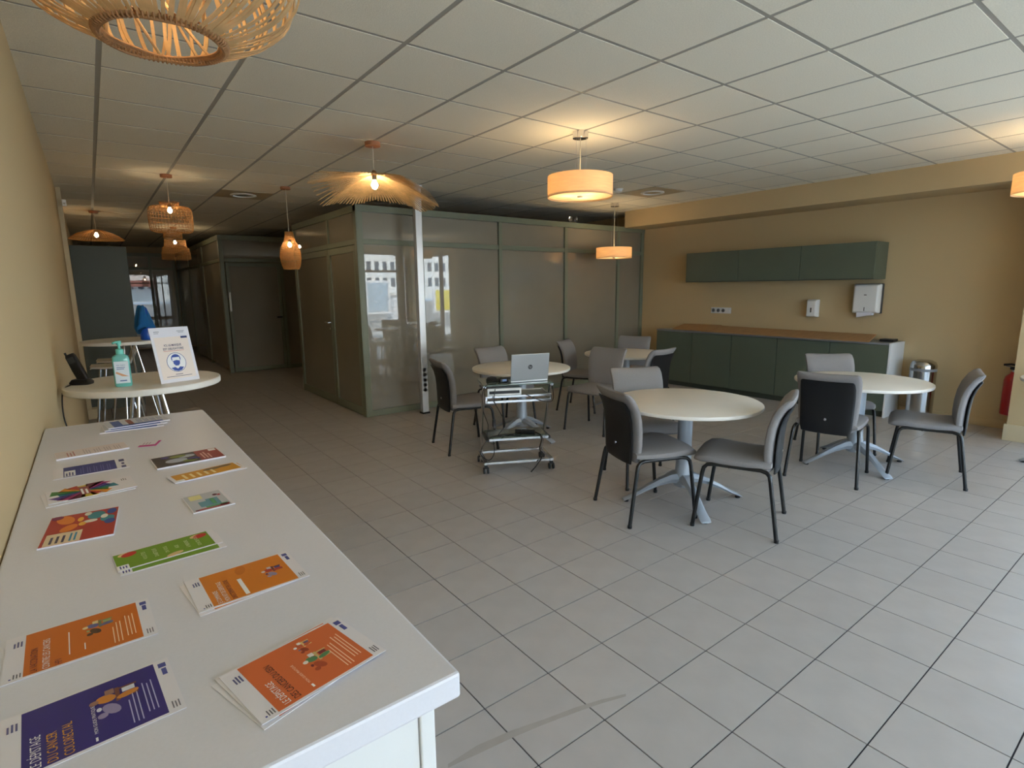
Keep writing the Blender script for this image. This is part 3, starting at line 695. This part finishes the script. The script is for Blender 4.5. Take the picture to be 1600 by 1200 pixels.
# grey chart card
o = leaflet('L14', 'small glossy chart card with coloured blocks in mid counter', (.332, 1.012), 94, .115, .08, 'cards on the counter', cat='card', th=.002)
printed(o, 'cover_panel', [rect(-.056, .056, -.034, .038)], (186, 190, 198)); printed(o, 'chart', [rect(-.035, .0, -.02, .02), rect(.0, .012, -.02, .004)], (96, 150, 168), 2); printed(o, 'chart', [rect(-.045, -.036, -.03, .012), rect(-.03, .01, -.012, -.004)], (84, 158, 110), 3)
printed(o, 'chart', [rect(-.053, -.046, -.03, .034), rect(.02, .03, -.03, -.024), rect(-.05, -.04, -.032, -.014)], (176, 50, 62), 3); printed(o, 'chart', [rect(.02, .05, .006, .03)], (222, 216, 150), 2); printed(o, 'chart', [ell(-.05, .03, .004, .004), ell(.03, -.02, .006, .005)], (110, 40, 60), 4)

# ------------------------------------------------------------------ standing tables on the left
def bar_table(label, c, rad, z, rz):
    t = tag(empty('standing_table', (c[0], c[1], 0), R(rz)), label, 'table')
    obj('tabletop', MB().lathe([(rad-.004, z-.032), (rad, z-.028), (rad, z-.004), (rad-.004, z)], 64), 'table_white', t, smooth=True)
    obj('hub', MB().lathe([(.11, z-.045), (.11, z-.0325)], 24), 'chrome', t)
    for k in range(4):
        a = R(45+90*k); l = obj('leg', MB().tube([(.07*math.cos(a), .07*math.sin(a), z-.045), (.25*math.cos(a), .25*math.sin(a), .01)], .010, 10), 'chrome', t, smooth=True)
        obj('foot_cap', MB().lathe([(.017, 0), (.017, .012)], 12, (.25*math.cos(a), .25*math.sin(a), 0)), 'black_plastic', l)
    return t
bar_table('white round standing table with gel bottle and mask sign', (.362, 3.135), .348, 1.06, 10)
bar_table('white round standing table with blue cloth in front of dark panel', (.42, 6.3), .37, 1.06, 20)
ZT = 1.06
# gel bottle
s = tag(empty('gel_bottle', (.262, 2.985, ZT), R(-4)), 'turquoise pump bottle of hand gel on the standing table', 'bottle')
def rr(a, b, z, n=28, e=4): return [(x, y, z) for x, y in sup(a, b, n, e)]
obj('body', MB().loft([rr(.032, .022, 0), rr(.036, .025, .006), rr(.036, .025, .135), rr(.033, .023, .148), rr(.018, .016, .158, e=2.2), rr(.014, .014, .162, e=2)]), 'teal_gel', s, smooth=True)
lab = obj('label', B(-.029, .029, -.0262, -.0254, .018, .125), 'label_white', s)
h_ = MB().loft([[(-.026, -.0268, .068), (.0, -.0268, .052), (.0, -.0264, .052), (-.026, -.0264, .068)], [(-.022, -.0268, .076), (.026, -.0268, .050), (.026, -.0264, .050), (-.022, -.0264, .076)]]); obj('hand_print', h_, 'skin_print', lab)
t_ = text('label_text', 'Gel mains', .009, lab, ink((60, 100, 160)), -.02, -.0266, .104, sx=1); t_.rotation_euler = (R(90), 0, 0)
obj('label_print', MB().box(-.02, .014, -.0268, -.0264, .094, .097).box(-.02, .01, -.0268, -.0264, .086, .089).box(-.012, .016, -.0268, -.0264, .028, .033), ink((60, 100, 160)), lab)
obj('collar', MB().lathe([(.0165, .160), (.0165, .182), (.011, .185)], 20), 'teal_pump', s, smooth=True)
pm = obj('pump', MB().lathe([(.006, .184), (.006, .205), (.011, .205), (.011, .222), (.008, .224)], 16), 'teal_pump', s, smooth=True)
obj('nozzle', MB().tube([(0, 0, .217), (-.016, -.012, .217), (-.024, -.018, .213)], .0055, 8), 'teal_pump', pm, smooth=True)
# sign, leaning back
tilt = 14
s = tag(empty('mask_sign', (.503, 2.955, ZT), rot=(R(90-tilt), 0, R(20))), 'white mask notice leaning back on the standing table', 'sign')
SW, SH = .19, .285
obj('board', B(-SW/2, SW/2, 0, SH, -.004, 0), 'paper', s)
obj('back_strut', MB().loft([[(-.03, SH*.7, -.006), (.03, SH*.7, -.006), (.03, SH*.7, -.004), (-.03, SH*.7, -.004)], [(-.03, .03, -.07), (.03, .03, -.07), (.03, .03, -.068), (-.03, .03, -.068)]]), 'paper', s)
def sp(name, polys, col, l=1):
    mb = MB()
    for p in polys: mb.poly(p, .0001, .0002*l+.0002)
    return obj(name, mb, ink(col), s)
sp('poster_panel', [rect(-.082, .082, .018, .235)], (236, 222, 212))
text('notice_text', 'ICI, LE MASQUE', .0150, s, ink((60, 48, 92)), 0, .187, .0012, 'CENTER', sx=.82, bold=.0002)
text('notice_text', 'EST OBLIGATOIRE', .0150, s, ink((60, 48, 92)), 0, .168, .0012, 'CENTER', sx=.82, bold=.0002)
sp('underline', [rect(-.05, .05, .161, .163)], (206, 110, 100), 2); sp('date_tag', [rect(.048, .08, .225, .236)], (44, 56, 110), 2)
sp('ministry_logo', [rect(-.076, -.05, .262, .266), rect(-.076, -.055, .254, .257), rect(.035, .072, .262, .265), rect(.04, .068, .255, .258)], (150, 150, 160), 1)
sp('pictogram', [ell(0, .102, .047, .050, 0, 40)], (52, 74, 140), 2); sp('pictogram', [ell(0, .102, .0445, .0475, 0, 40)], (240, 238, 238), 3)
sp('pictogram', [ell(0, .121, .023, .023, 0, 24), [(-.031, .074), (-.012, .078), (0, .068), (.012, .078), (.031, .074), (.018, .060), (0, .0555), (-.018, .060)]], (48, 76, 158), 4)
sp('pictogram', [[(-.017, .128), (.017, .128), (.019, .112), (.012, .085), (-.012, .085), (-.019, .112)]], (240, 238, 238), 5)
sp('pictogram', [[(-.017, .109), (0, .113), (.017, .109), (.015, .094), (.007, .084), (-.007, .084), (-.015, .094)]], (48, 76, 158), 6)
lz = [rect(-.018, .018, .038, .041), rect(-.062, .062, .029, .0315)]; sp('small_text', lz, (80, 70, 100), 2)
# telephone
s = tag(empty('cordless_phone', (.095, 3.20, ZT), R(-25)), 'black cordless telephone in its cradle beside the wall', 'telephone')
obj('cradle', MB().loft([rr(.045, .036, 0), rr(.047, .038, .012), rr(.036, .028, .026)]), 'black_plastic', s, smooth=True)
hs_ = obj('handset', MB().loft([rr(.024, .012, .0), rr(.025, .013, .06), rr(.023, .012, .13), rr(.018, .010, .142)]), 'black_shell', s, smooth=True); hs_.location = (.012, 0, .02); hs_.rotation_euler = (0, R(-20), 0)
obj('screen', B(-.014, .014, -.0142, -.013, .095, .125), 'dark_grey', hs_)
obj('antenna', MB().tube([(-.016, 0, .135), (-.016, 0, .155)], .005, 8), 'black_plastic', hs_)
tag(obj('phone_cord', MB().tube(smooth_path([(.052, 3.18, 1.064), (.02, 3.10, 1.045), (.012, 3.05, .93), (.03, 3.02, .8), (.012, 3.0, .68), (.03, 2.98, .5), (.02, 2.96, .3)]), .003, 6), 'cable', smooth=True), 'thin dark telephone cord hanging down the left wall', 'cord')
# blue cloth over a blue bottle
s = tag(empty('spray_bottle', (.585, 6.15, ZT)), 'blue bottle with a blue cloth hung over it on standing table', 'bottle')
obj('body', MB().lathe([(.055, 0), (.058, .01), (.058, .09), (.04, .13), (.022, .17), (.022, .30)], 24), 'blue_bottle', s, smooth=True)
rings = []
for r_, z, ph in ((.004, .33, 0), (.028, .32, .3), (.042, .27, .6), (.06, .2, .9), (.075, .13, 1.2), (.066, .09, 1.5)):
    rings.append([((r_*(1+.30*math.sin(3*a+ph)+.15*math.sin(5*a))) * math.cos(a)-.02, r_*(1+.30*math.sin(3*a+ph)) * math.sin(a), z - .05*(r_/.09)*math.sin(2*a+ph)) for a in [2*math.pi*k/28 for k in range(28)]])
obj('cloth', MB().loft(rings, True), 'blue_cloth', s, smooth=True)
# pale shell stools under the far standing table
for k, (x, y, a, lb) in enumerate(((.28, 6.9, 180, 'pale bar stool nearer the wall under the far standing table'), (.34, 7.5, 180, 'pale bar stool farther back beside the dark green panel'))):
    s = tag(empty('bar_stool', (x, y, 0), R(a)), lb, 'stool', 'pale bar stools')
    obj('shell', slab([(.18, .735, .15, .006), (.17, .745, .18, .012), (.05, .735, .2, .012), (-.10, .74, .2, .012), (-.17, .78, .195, .012), (-.20, .86, .18, .012), (-.21, .92, .15, .008)], .02), 'table_white', s, smooth=True)
    for sx in (1, -1):
        for sy in (1, -1): obj('leg', MB().tube([(.10*sx, .10*sy, .725), (.20*sx, .19*sy, 0)], .010, 8), 'chrome', s, smooth=True)
    obj('foot_rest', MB().tube([(.17, -.165, .25), (.17, .165, .25)], .008, 8), 'chrome', s)
# dark green tall unit
s = tag(empty('tall_unit', (.33, 8.85, 0)), 'tall dark green panelled unit behind the far standing table', 'cabinet')
obj('side_panel', B(-.29, .295, -.25, -.23, 0, 2.105), 'dark_green', s, bevel=.003); obj('body', B(-.29, .295, -.229, .25, 0, 2.10), 'dark_green', s)
s = tag(empty('wall_sensor', (.045, 7.98, 2.53)), 'small white sensor at the top of the beige corner trim', 'sensor')
obj('housing', B(.0, .04, -.05, .02, -.035, .035), 'white_plastic', s, bevel=.004); obj('lens', B(.012, .03, -.053, -.05, -.02, 0), 'chrome', s)

# ------------------------------------------------------------------ laptop trolley
TR = math.atan2(-.245, .508)
tro = tag(empty('laptop_trolley', (2.955, 3.335, 0), TR), 'chrome and glass trolley on castors carrying the laptop', 'trolley')
TW = .28
obj('top_shelf', B(-TW-.01, TW+.01, -.20, .20, .742, .750), 'shelf_glass', tro, bevel=.002)
for sx in (1, -1):
    obj('upright', MB().tube([(TW*sx, -.14, .74), (TW*sx, .02, .40), (TW*sx*.98, .15, .10)], .013, 10), 'chrome', tro, smooth=True)
    obj('top_bracket', B(TW*sx-.012, TW*sx+.012, -.18, .17, .722, .741), 'chrome', tro, bevel=.002)
    obj('base_rail', B(TW*sx-.014, TW*sx+.014, -.18, .18, .075, .10), 'chrome', tro, bevel=.003)
    obj('shelf_bracket', B(TW*sx*.93-.012, TW*sx*.93+.012, -.17, .12, .270, .292), 'dark_grey', tro, bevel=.003)
    obj('tray_runner', B(TW*sx*.96-.008, TW*sx*.96+.008, -.19, .12, .60, .655), 'chrome', tro, bevel=.002)
    for yy in (-.165, .165):
        c = empty('castor'); c.parent = tro; c.location = (TW*sx, yy, 0)
        obj('fork', B(-.013, .013, -.012, .012, .045, .076), 'black_plastic', c, bevel=.002)
        for q in (-1, 1):
            wv = MB().lathe([(.012, -.008), (.026, -.007), (.028, 0), (.026, .007), (.012, .008)], 18)
            o = obj('wheel', wv, 'black_plastic', c, smooth=True); o.matrix_local = Matrix.Translation((q*.016, 0, .028)) @ Matrix.Rotation(R(90), 4, 'Y')
for yy in (-.165, .165): obj('base_bar', B(-TW+.014, TW-.014, yy-.011, yy+.011, .076, .098), 'chrome', tro, bevel=.003)
obj('middle_shelf', B(-TW*.9, TW*.9, -.16, .11, .293, .300), 'shelf_glass', tro, bevel=.002); obj('shelf_bar', B(-TW*.9, TW*.9, -.178, -.162, .276, .298), 'chrome', tro, bevel=.003)
obj('tray', B(-TW*.93, TW*.93, -.18, .11, .645, .652), 'shelf_glass', tro, bevel=.002)
obj('tray_bar', B(-TW*.95, TW*.95, -.196, -.178, .640, .660), 'chrome', tro, bevel=.003); obj('tray_bar', B(-TW*.95, TW*.95, -.206, -.186, .600, .622), 'chrome', tro, bevel=.003)
TM = Matrix.Translation((2.955, 3.335, 0)) @ Matrix.Rotation(TR, 4, 'Z')
def on_trolley(name, x, y, z, rz=0): e = empty(name, TM @ Vector((x, y, z)), TR+R(rz)); return e
# small device on the tray
s = tag(on_trolley('media_player', -.12, -.07, .6525), 'white slim media box on the trolley tray under the top', 'device')
obj('case', B(-.14, .14, -.12, .1, 0, .066), 'white_plastic', s, bevel=.003); obj('slot', B(-.125, .125, -.1215, -.119, .022, .046), 'black_plastic', s)
# laptop: lid back towards the camera
s = tag(on_trolley('laptop', .09, -.02, .7505, 8), 'open silver laptop on the trolley with its lid towards camera', 'laptop')
obj('base', B(-.165, .165, -.10, .13, 0, .018), 'laptop_silver', s, bevel=.004); obj('keyboard', B(-.15, .15, -.04, .08, .0182, .0195), 'black_plastic', s)
lid = empty('lid'); lid.parent = s; lid.location = (0, -.095, .018); lid.rotation_euler = (R(90+9), 0, 0)
obj('cover', B(-.166, .166, 0, .222, 0, .010), 'laptop_silver', lid, bevel=.004)
obj('screen', B(-.15, .15, .015, .205, -.001, 0), 'black_plastic', lid)
lm = MB(); lm.loft([[(x, y+.112, .0102) for x, y in ell(0, 0, .019, .019, 0, 28)], [(x, y+.112, .0112) for x, y in ell(0, 0, .019, .019, 0, 28)]])
obj('logo_disc', lm, 'dark_grey', lid); t_ = text('logo_text', 'hp', .028, lid, 'laptop_silver', 0, .105, .0114, 'CENTER', sx=.9)
s = tag(on_trolley('pocket_gadget', -.115, -.10, .7505, 20), 'small black gadget with a lit display on the trolley top', 'gadget')
obj('case', B(-.04, .04, -.025, .025, 0, .04), 'black_plastic', s, bevel=.010, segs=3); obj('display', B(-.02, .02, -.0262, -.025, .014, .03), ink((120, 150, 200)), s)
s = tag(on_trolley('computer_mouse', -.19, .0, .7505, 60), 'black computer mouse on the trolley top beside the gadget', 'mouse')
obj('shell', MB().loft([rr(.03, .05, 0, e=2.4), rr(.031, .052, .012, e=2.4), rr(.022, .038, .032, e=2.2), rr(.008, .012, .038, e=2)]), 'black_plastic', s, smooth=True); obj('wheel', B(-.004, .004, .02, .032, .03, .037), 'grey_plastic', s)
s = tag(on_trolley('power_adapter', .10, -.08, .3005, -25), 'black power adapter lying on the middle trolley shelf', 'adapter')
obj('brick', B(-.06, .06, -.025, .025, 0, .03), 'black_plastic', s, bevel=.006); obj('plug', MB().tube([(-.06, 0, .015), (-.085, 0, .015), (-.11, 0, .014)], [.014, .016, .018], 10), 'black_plastic', s, smooth=True)
def cable(label, pts, r_=.0035):
    tag(obj('cable', MB().tube(smooth_path([TM @ Vector(p) for p in pts], 6), r_, 6), 'cable', smooth=True), label, 'cable', 'cables on the trolley')
cable('black cable looping down the left side of the trolley', [(-.10, -.07, .76), (-.24, -.19, .765), (-.30, -.21, .70), (-.30, -.21, .55), (-.26, -.19, .42), (-.27, -.19, .31), (-.2, -.12, .306), (-.05, -.1, .306), (.02, -.06, .306)])
cable('thin dark cable dangling through the left of trolley', [(-.2, -.21, .72), (-.21, -.23, .62), (-.16, -.22, .52), (-.12, -.2, .42), (-.18, -.2, .33), (-.1, -.1, .305), (.0, -.13, .305), (.04, -.08, .305)])
cable('black cable hanging in a loop at the right of trolley', [(.05, .08, .756), (.22, .1, .758), (.31, .0, .72), (.335, -.03, .62), (.30, -.1, .57), (.2, -.21, .60), (.12, -.212, .63), (.05, -.212, .665)])
cable('double black cable hanging from shelf to the floor', [(.14, -.1, .32), (.19, -.19, .30), (.17, -.20, .2), (.19, -.2, .13), (.15, -.2, .06), (.09, -.22, .006)], .005)
cable('small cable loop hanging off the trolley foot at left', [(-.26, -.19, .306), (-.31, -.19, .24), (-.32, -.17, .17), (-.26, -.18, .12), (-.22, -.19, .16), (-.21, -.18, .22), (-.22, -.17, .305)])
s = tag(on_trolley('cable_plug', -.215, -.215, .44, 10), 'small black plug hanging on a cable at the trolley side', 'plug')
obj('body', B(-.012, .012, -.012, .012, -.03, .03), 'black_plastic', s, bevel=.004); obj('pins', MB().tube([(-.005, 0, -.03), (-.005, 0, -.045)], .002, 6).tube([(.005, 0, -.03), (.005, 0, -.045)], .002, 6), 'chrome', s)

# ------------------------------------------------------------------ ceiling things
def bulb(parent, z, r_=.032, m='bulb', socket=True):
    obj('bulb', MB().lathe([(.002, z-r_*1.25), (r_*.6, z-r_*1.0), (r_, z-r_*.2), (r_*.9, z+r_*.4), (r_*.5, z+r_*1.1), (r_*.42, z+r_*1.4)], 16), m, parent, smooth=True)
    if socket: obj('lamp_holder', MB().lathe([(.017, z+r_*1.4), (.019, z+r_*1.5), (.019, z+r_*2.6), (.006, z+r_*2.9)], 14), 'dark_grey', parent, smooth=True)
def canopy(parent, m='canopy_wood', r_=.055, h_=.028): obj('canopy', MB().lathe([(r_*.95, H-.006-h_), (r_, H-.004-h_), (r_, H-.006)], 24), m, parent, smooth=True)
def cordto(parent, z, r_=.003): obj('cord', MB().tube([(0, 0, z), (0, 0, H-.03)], r_, 6), 'cord', parent)
def drum_lamp(label, x, y, zb, h_, rad=.255):
    s = tag(empty('drum_pendant', (x, y, 0)), label, 'pendant lamp', 'wood veneer drum pendants')
    canopy(s, 'chrome', .06, .05)
    obj('shade', MB().loft([[(rr_*math.cos(2*math.pi*k/64), rr_*math.sin(2*math.pi*k/64), z) for k in range(64)] for rr_, z in ((rad, zb), (rad, zb+h_), (rad-.002, zb+h_), (rad-.002, zb), (rad, zb))], False), 'veneer', s, smooth=True)
    obj('diffuser', MB().lathe([(rad-.004, zb+.012), (rad-.004, zb+.015)], 48), 'diffuser', s)
    obj('cap_nut', MB().lathe([(.02, zb+.002), (.02, zb+.011)], 16), 'grey_plastic', s)
    cordto(s, zb+h_*.62, .004)
    for k in range(3):
        a = R(90+120*k); obj('wire', MB().tube([(.05*math.cos(a), .05*math.sin(a), zb+h_*.64), (.045*math.cos(a), .045*math.sin(a), H-.05)], .0008, 4), 'alu', s)
    for k in range(3):
        a = R(30+120*k); q = obj('bulb', MB().lathe([(.004, -.035), (.03, -.02), (.034, .0), (.026, .022), (.012, .035)], 14, (.10*math.cos(a), .10*math.sin(a), zb+h_*.55)), 'bulb', s, smooth=True)
    obj('lamp_bar', MB().tube([(-.10, 0, zb+h_*.62), (.10, 0, zb+h_*.62)], .008, 6).tube([(0, -.10, zb+h_*.62), (0, .10, zb+h_*.62)], .008, 6), 'grey_plastic', s)
drum_lamp('large wood veneer drum lamp hanging in the middle of room', 3.349, 2.97, 2.215, .16)
drum_lamp('wood veneer drum lamp hanging low before the back partition', 6.33, 5.33, 1.93, .15)
drum_lamp('wood veneer drum lamp cut off by the right photo edge', 6.28, .70, 2.21, .16)
# big rattan shade close to the camera
def rattan_shade():
    s = tag(empty('rattan_pendant', (.37, 1.22, 0)), 'large open rattan pendant close above the counter, cut by top edge', 'pendant lamp')
    zr = 2.065
    prof = [(.122, 0), (.155, .012), (.20, .032), (.245, .062), (.275, .10), (.285, .145), (.27, .19), (.225, .235), (.16, .27), (.10, .29), (.07, .30)]
    N = 84
    pr_ = smooth_path([(r_, 0, z) for r_, z in prof], 2)
    for k in range(N):
        tw = random.uniform(-.03, .03); th = random.uniform(.0034, .0056); jr = random.uniform(-.008, .008); rings = []
        for i, p in enumerate(pr_):
            f_ = i/(len(pr_)-1); a = tw*math.sin(math.pi*f_)*2 + .025*math.sin(6*f_+k); rad_ = p.x + jr*math.sin(math.pi*f_)
            o_ = Vector((math.cos(a), math.sin(a), 0)); tn = Vector((-math.sin(a), math.cos(a), 0))
            c_ = o_*rad_ + Vector((0, 0, zr+p.z))
            rings.append([c_+tn*th+o_*.002, c_+tn*th-o_*.002, c_-tn*th-o_*.002, c_-tn*th+o_*.002])
        o = obj('rattan_strip', MB().loft(rings), 'rattan', s); o.rotation_euler = (0, 0, 2*math.pi*k/N)
    rg = MB()
    for k in range(3): rg.ring(.120-.003*k, zr-.003+.005*k, .0042, 48, wob=.02, m=6)
    obj('bottom_ring', rg, 'rattan_dark', s, smooth=True)
    kn = MB()
    for k in range(N):
        a = 2*math.pi*k/N; kn.ring(.009, 0, .0024, 8, m=4); n_ = 9*4
        base = len(kn.v)-n_
        Mx = Matrix.Translation((.122*math.cos(a), .122*math.sin(a), zr+.003)) @ Matrix.Rotation(a, 4, 'Z') @ Matrix.Rotation(R(90), 4, 'X')
        for q in range(base, len(kn.v)): kn.v[q] = tuple(Mx @ Vector(kn.v[q]))
    obj('ring_lashing', kn, 'rattan_dark', s)
    obj('top_ring', MB().ring(.072, zr+.30, .006, 32, m=6), 'rattan_dark', s)
    for a0, a1 in ((.5, 2.2), (.8, 1.9), (2.6, 4.4), (3.0, 4.0), (4.9, 6.4), (5.3, 6.0), (1.5, 3.4)):
        obj('inner_strut', MB().tube([(.118*math.cos(a0), .118*math.sin(a0), zr+.004), (.10*math.cos((a0+a1)/2), .10*math.sin((a0+a1)/2), zr+.12), (.16*math.cos(a1), .16*math.sin(a1), zr+.26)], .0035, 6), 'rattan', s)
    bulb(s, zr+.21, .019, 'bulb_small'); cordto(s, zr+.29); canopy(s)
rattan_shade()
# wavy straw shade
def wavy():
    s = tag(empty('straw_pendant', (2.16, 4.17, 0)), 'wavy fringed straw pendant lamp beside the power pole', 'pendant lamp')
    N = 210; mb = MB(); zc = 2.455
    TB = [(-37, .22), (10, .24), (53, .175), (95, .22), (125, .22), (150, .09), (190, .06), (233, .09), (275, .10), (323, .22)]
    def drop(a):
        d = math.degrees(a) % 360; d = d-360 if d > 323 else d
        for (a0, v0), (a1, v1) in zip(TB, TB[1:]):
            if a0 <= d <= a1: t = (d-a0)/(a1-a0); t = .5-.5*math.cos(math.pi*t); return v0+(v1-v0)*t
        return .15
    def surf(r_, a):
        q = r_/.5
        return zc - drop(a)*q**1.35 - .012*q*q*math.sin(9*a)
    for k in range(N):
        a = 2*math.pi*k/N; rmax = .47+.05*math.sin(2*a+2.2)+random.uniform(-.012, .012); rings = []; n_ = 7
        for i in range(n_):
            r_ = .03+(rmax-.03)*i/(n_-1); aa = a+.12*(r_/.5)*(1 if k % 2 else -1)*.4; hw = .0014+.0042*(r_/.5)
            c_ = Vector((r_*math.cos(aa), r_*math.sin(aa), surf(r_, aa))); tn = Vector((-math.sin(aa), math.cos(aa), 0)); u_ = Vector((0, 0, .0012))
            rings.append([c_+tn*hw+u_, c_+tn*hw-u_, c_-tn*hw-u_, c_-tn*hw+u_])
        mb.loft(rings)
    o = obj('straw_shade', mb, 'rattan', s); o['kind'] = 'stuff'
    wb = MB()
    for r_ in [.04+.016*k for k in range(22)]:
        n_ = 72; rings = []
        for k in range(n_+1):
            a = 2*math.pi*k/n_; c_ = Vector((r_*math.cos(a), r_*math.sin(a), surf(r_, a)+.001)); o_ = Vector((math.cos(a), math.sin(a), 0))
            rings.append([c_+o_*.0016, c_+Vector((0, 0, .0018)), c_-o_*.0016, c_-Vector((0, 0, .0018))])
        wb.loft(rings, False)
    obj('weave_bands', wb, 'rattan', s); obj('hub', MB().lathe([(.022, zc-.01), (.026, zc+.01), (.012, zc+.03)], 16), 'rattan_dark', s, smooth=True)
    bulb(s, zc-.085, .028, 'bulb_small'); cordto(s, zc+.02, .0025); canopy(s, 'canopy_wood', .062, .034)
wavy()
def woven(name, label, x, y, prof, zb, bz, br=.028, bm='bulb_small'):
    s = tag(empty(name, (x, y, 0)), label, 'pendant lamp')
    P = smooth_path([(r_, 0, z) for r_, z in prof], 4); mb = MB(); L_ = 0; last = None; acc = 0
    for p in P:                                    # horizontal windings
        if last is None or (p-last).length > .0085: mb.ring(p.x, p.z, .0016, 36, wob=.02); last = p
    N = 40
    for k in range(N):
        for sg in (1, -1):
            mb.tube([(p.x*1.01*math.cos(2*math.pi*k/N+sg*.5*i/len(P)), p.x*1.01*math.sin(2*math.pi*k/N+sg*.5*i/len(P)), p.z) for i, p in enumerate(P)], .0014, 3, False)
    mb.v = [(a, b, c+zb) for a, b, c in mb.v]
    obj('woven_shade', mb, 'weave', s); bulb(s, bz, br, bm); cordto(s, bz+.08); canopy(s); return s
woven('woven_pendant', 'round woven cane pendant lamp, largest over the far tables', .94, 6.55, [(.085, .0), (.085, .05), (.10, .055), (.17, .062), (.195, .10), (.197, .25), (.175, .31), (.09, .325), (.09, .365)], 2.07, 2.35, .022)
woven('woven_pendant', 'smaller woven cane pendant lamp just below the round one', 1.56, 11.9, [(.235, .0), (.23, .10), (.21, .21), (.18, .24), (.17, .36)], 2.12, 2.43, .024)
woven('woven_pendant', 'bottle shaped woven pendant lamp at the partition side', 2.13, 6.6, [(.085, 0), (.105, .05), (.115, .14), (.105, .24), (.07, .31), (.05, .38), (.045, .43)], 1.77, 2.05, .022)
def disc_lamp():
    s = tag(empty('disc_pendant', (.36, 10.1, 0)), 'flat woven disc pendant lamp above the dark green unit', 'pendant lamp'); mb = MB(); P = [(.02, 2.44), (.12, 2.42), (.24, 2.37), (.34, 2.30)]
    pp = smooth_path([(r_, 0, z) for r_, z in P], 5)
    for p in pp: mb.ring(p.x, p.z, .002, 40, wob=.01)
    for k in range(60): mb.tube([(p.x*math.cos(2*math.pi*k/60), p.x*math.sin(2*math.pi*k/60), p.z) for p in pp], .0022, 3, False)
    obj('woven_disc', mb, 'weave', s); bulb(s, 2.36, .025, 'bulb_small'); cordto(s, 2.45); canopy(s)
disc_lamp()
# recessed fixtures
for x, y, lb in ((1.849, 7.725, 'round recessed ceiling light in the dim corridor area'), (6.05, 4.43, 'round recessed ceiling light near the kitchen beam')):
    i = math.floor((x-CX)/CT); j = math.floor((y-CY)/cj); x, y = CX+(i+.5)*CT, CY+(j+.5)*cj
    s = tag(empty('recessed_light', (x, y, H-.006)), lb, 'ceiling light', 'recessed ceiling lights')
    obj('panel', B(-hx, hx, -hy, hy, -.004, -.0005), ink((186, 168, 136)), s)
    obj('trim_ring', MB().lathe([(.15, -.004), (.15, -.012), (.12, -.018), (.115, -.006)], 32), 'white_plastic', s, smooth=True); obj('lens', MB().lathe([(.114, -.008), (.05, -.012), (.01, -.013)], 32), 'chrome', s, smooth=True)
s = tag(empty('smoke_detector', (5.50, 4.52, H-.0065)), 'white smoke detector on the ceiling before the kitchen beam', 'detector')
obj('base', MB().lathe([(.06, 0), (.06, -.012)], 24), 'white_plastic', s); obj('head', MB().lathe([(.05, -.012), (.048, -.032), (.025, -.042), (.005, -.044)], 24), 'white_plastic', s, smooth=True)
s = tag(empty('spot_fixture', (6.06, 5.94, PT)), 'small chrome spot fixture on top of the partition rail', 'spotlight')
obj('foot', B(-.07, .07, -.03, .03, 0, .015), 'chrome', s, bevel=.003)
for k in (-1, 1):
    q = obj('spot_head', MB().lathe([(.02, 0), (.034, .03), (.036, .05), (.03, .05), (.012, .03)], 16), 'chrome', s, smooth=True); q.matrix_local = Matrix.Translation((k*.045, 0, .045)) @ Matrix.Rotation(R(60*k), 4, 'Y') @ Matrix.Rotation(R(60), 4, 'X')
# scuff streak on the floor
def on_floor(x, y):
    d = fw + r2*(x-800)/F_PX - u2*(y-600)/F_PX; t = -CAM.z/d.z; return CAM + d*t
P_ = [(700, 1197, 3), (745, 1172, 7), (800, 1147, 6), (850, 1128, 4), (900, 1109, 4), (940, 1096, 3), (978, 1086, 2)]
a_ = [on_floor(x, y-t) for x, y, t in P_]; b_ = [on_floor(x, y+t) for x, y, t in P_]
mb = MB()
mb.loft([[(a.x, a.y, .0001), (b.x, b.y, .0001), (b.x, b.y, .0003), (a.x, a.y, .0003)] for a, b in zip(a_, b_)])
obj('scuff_mark', mb, 'stain', floor)
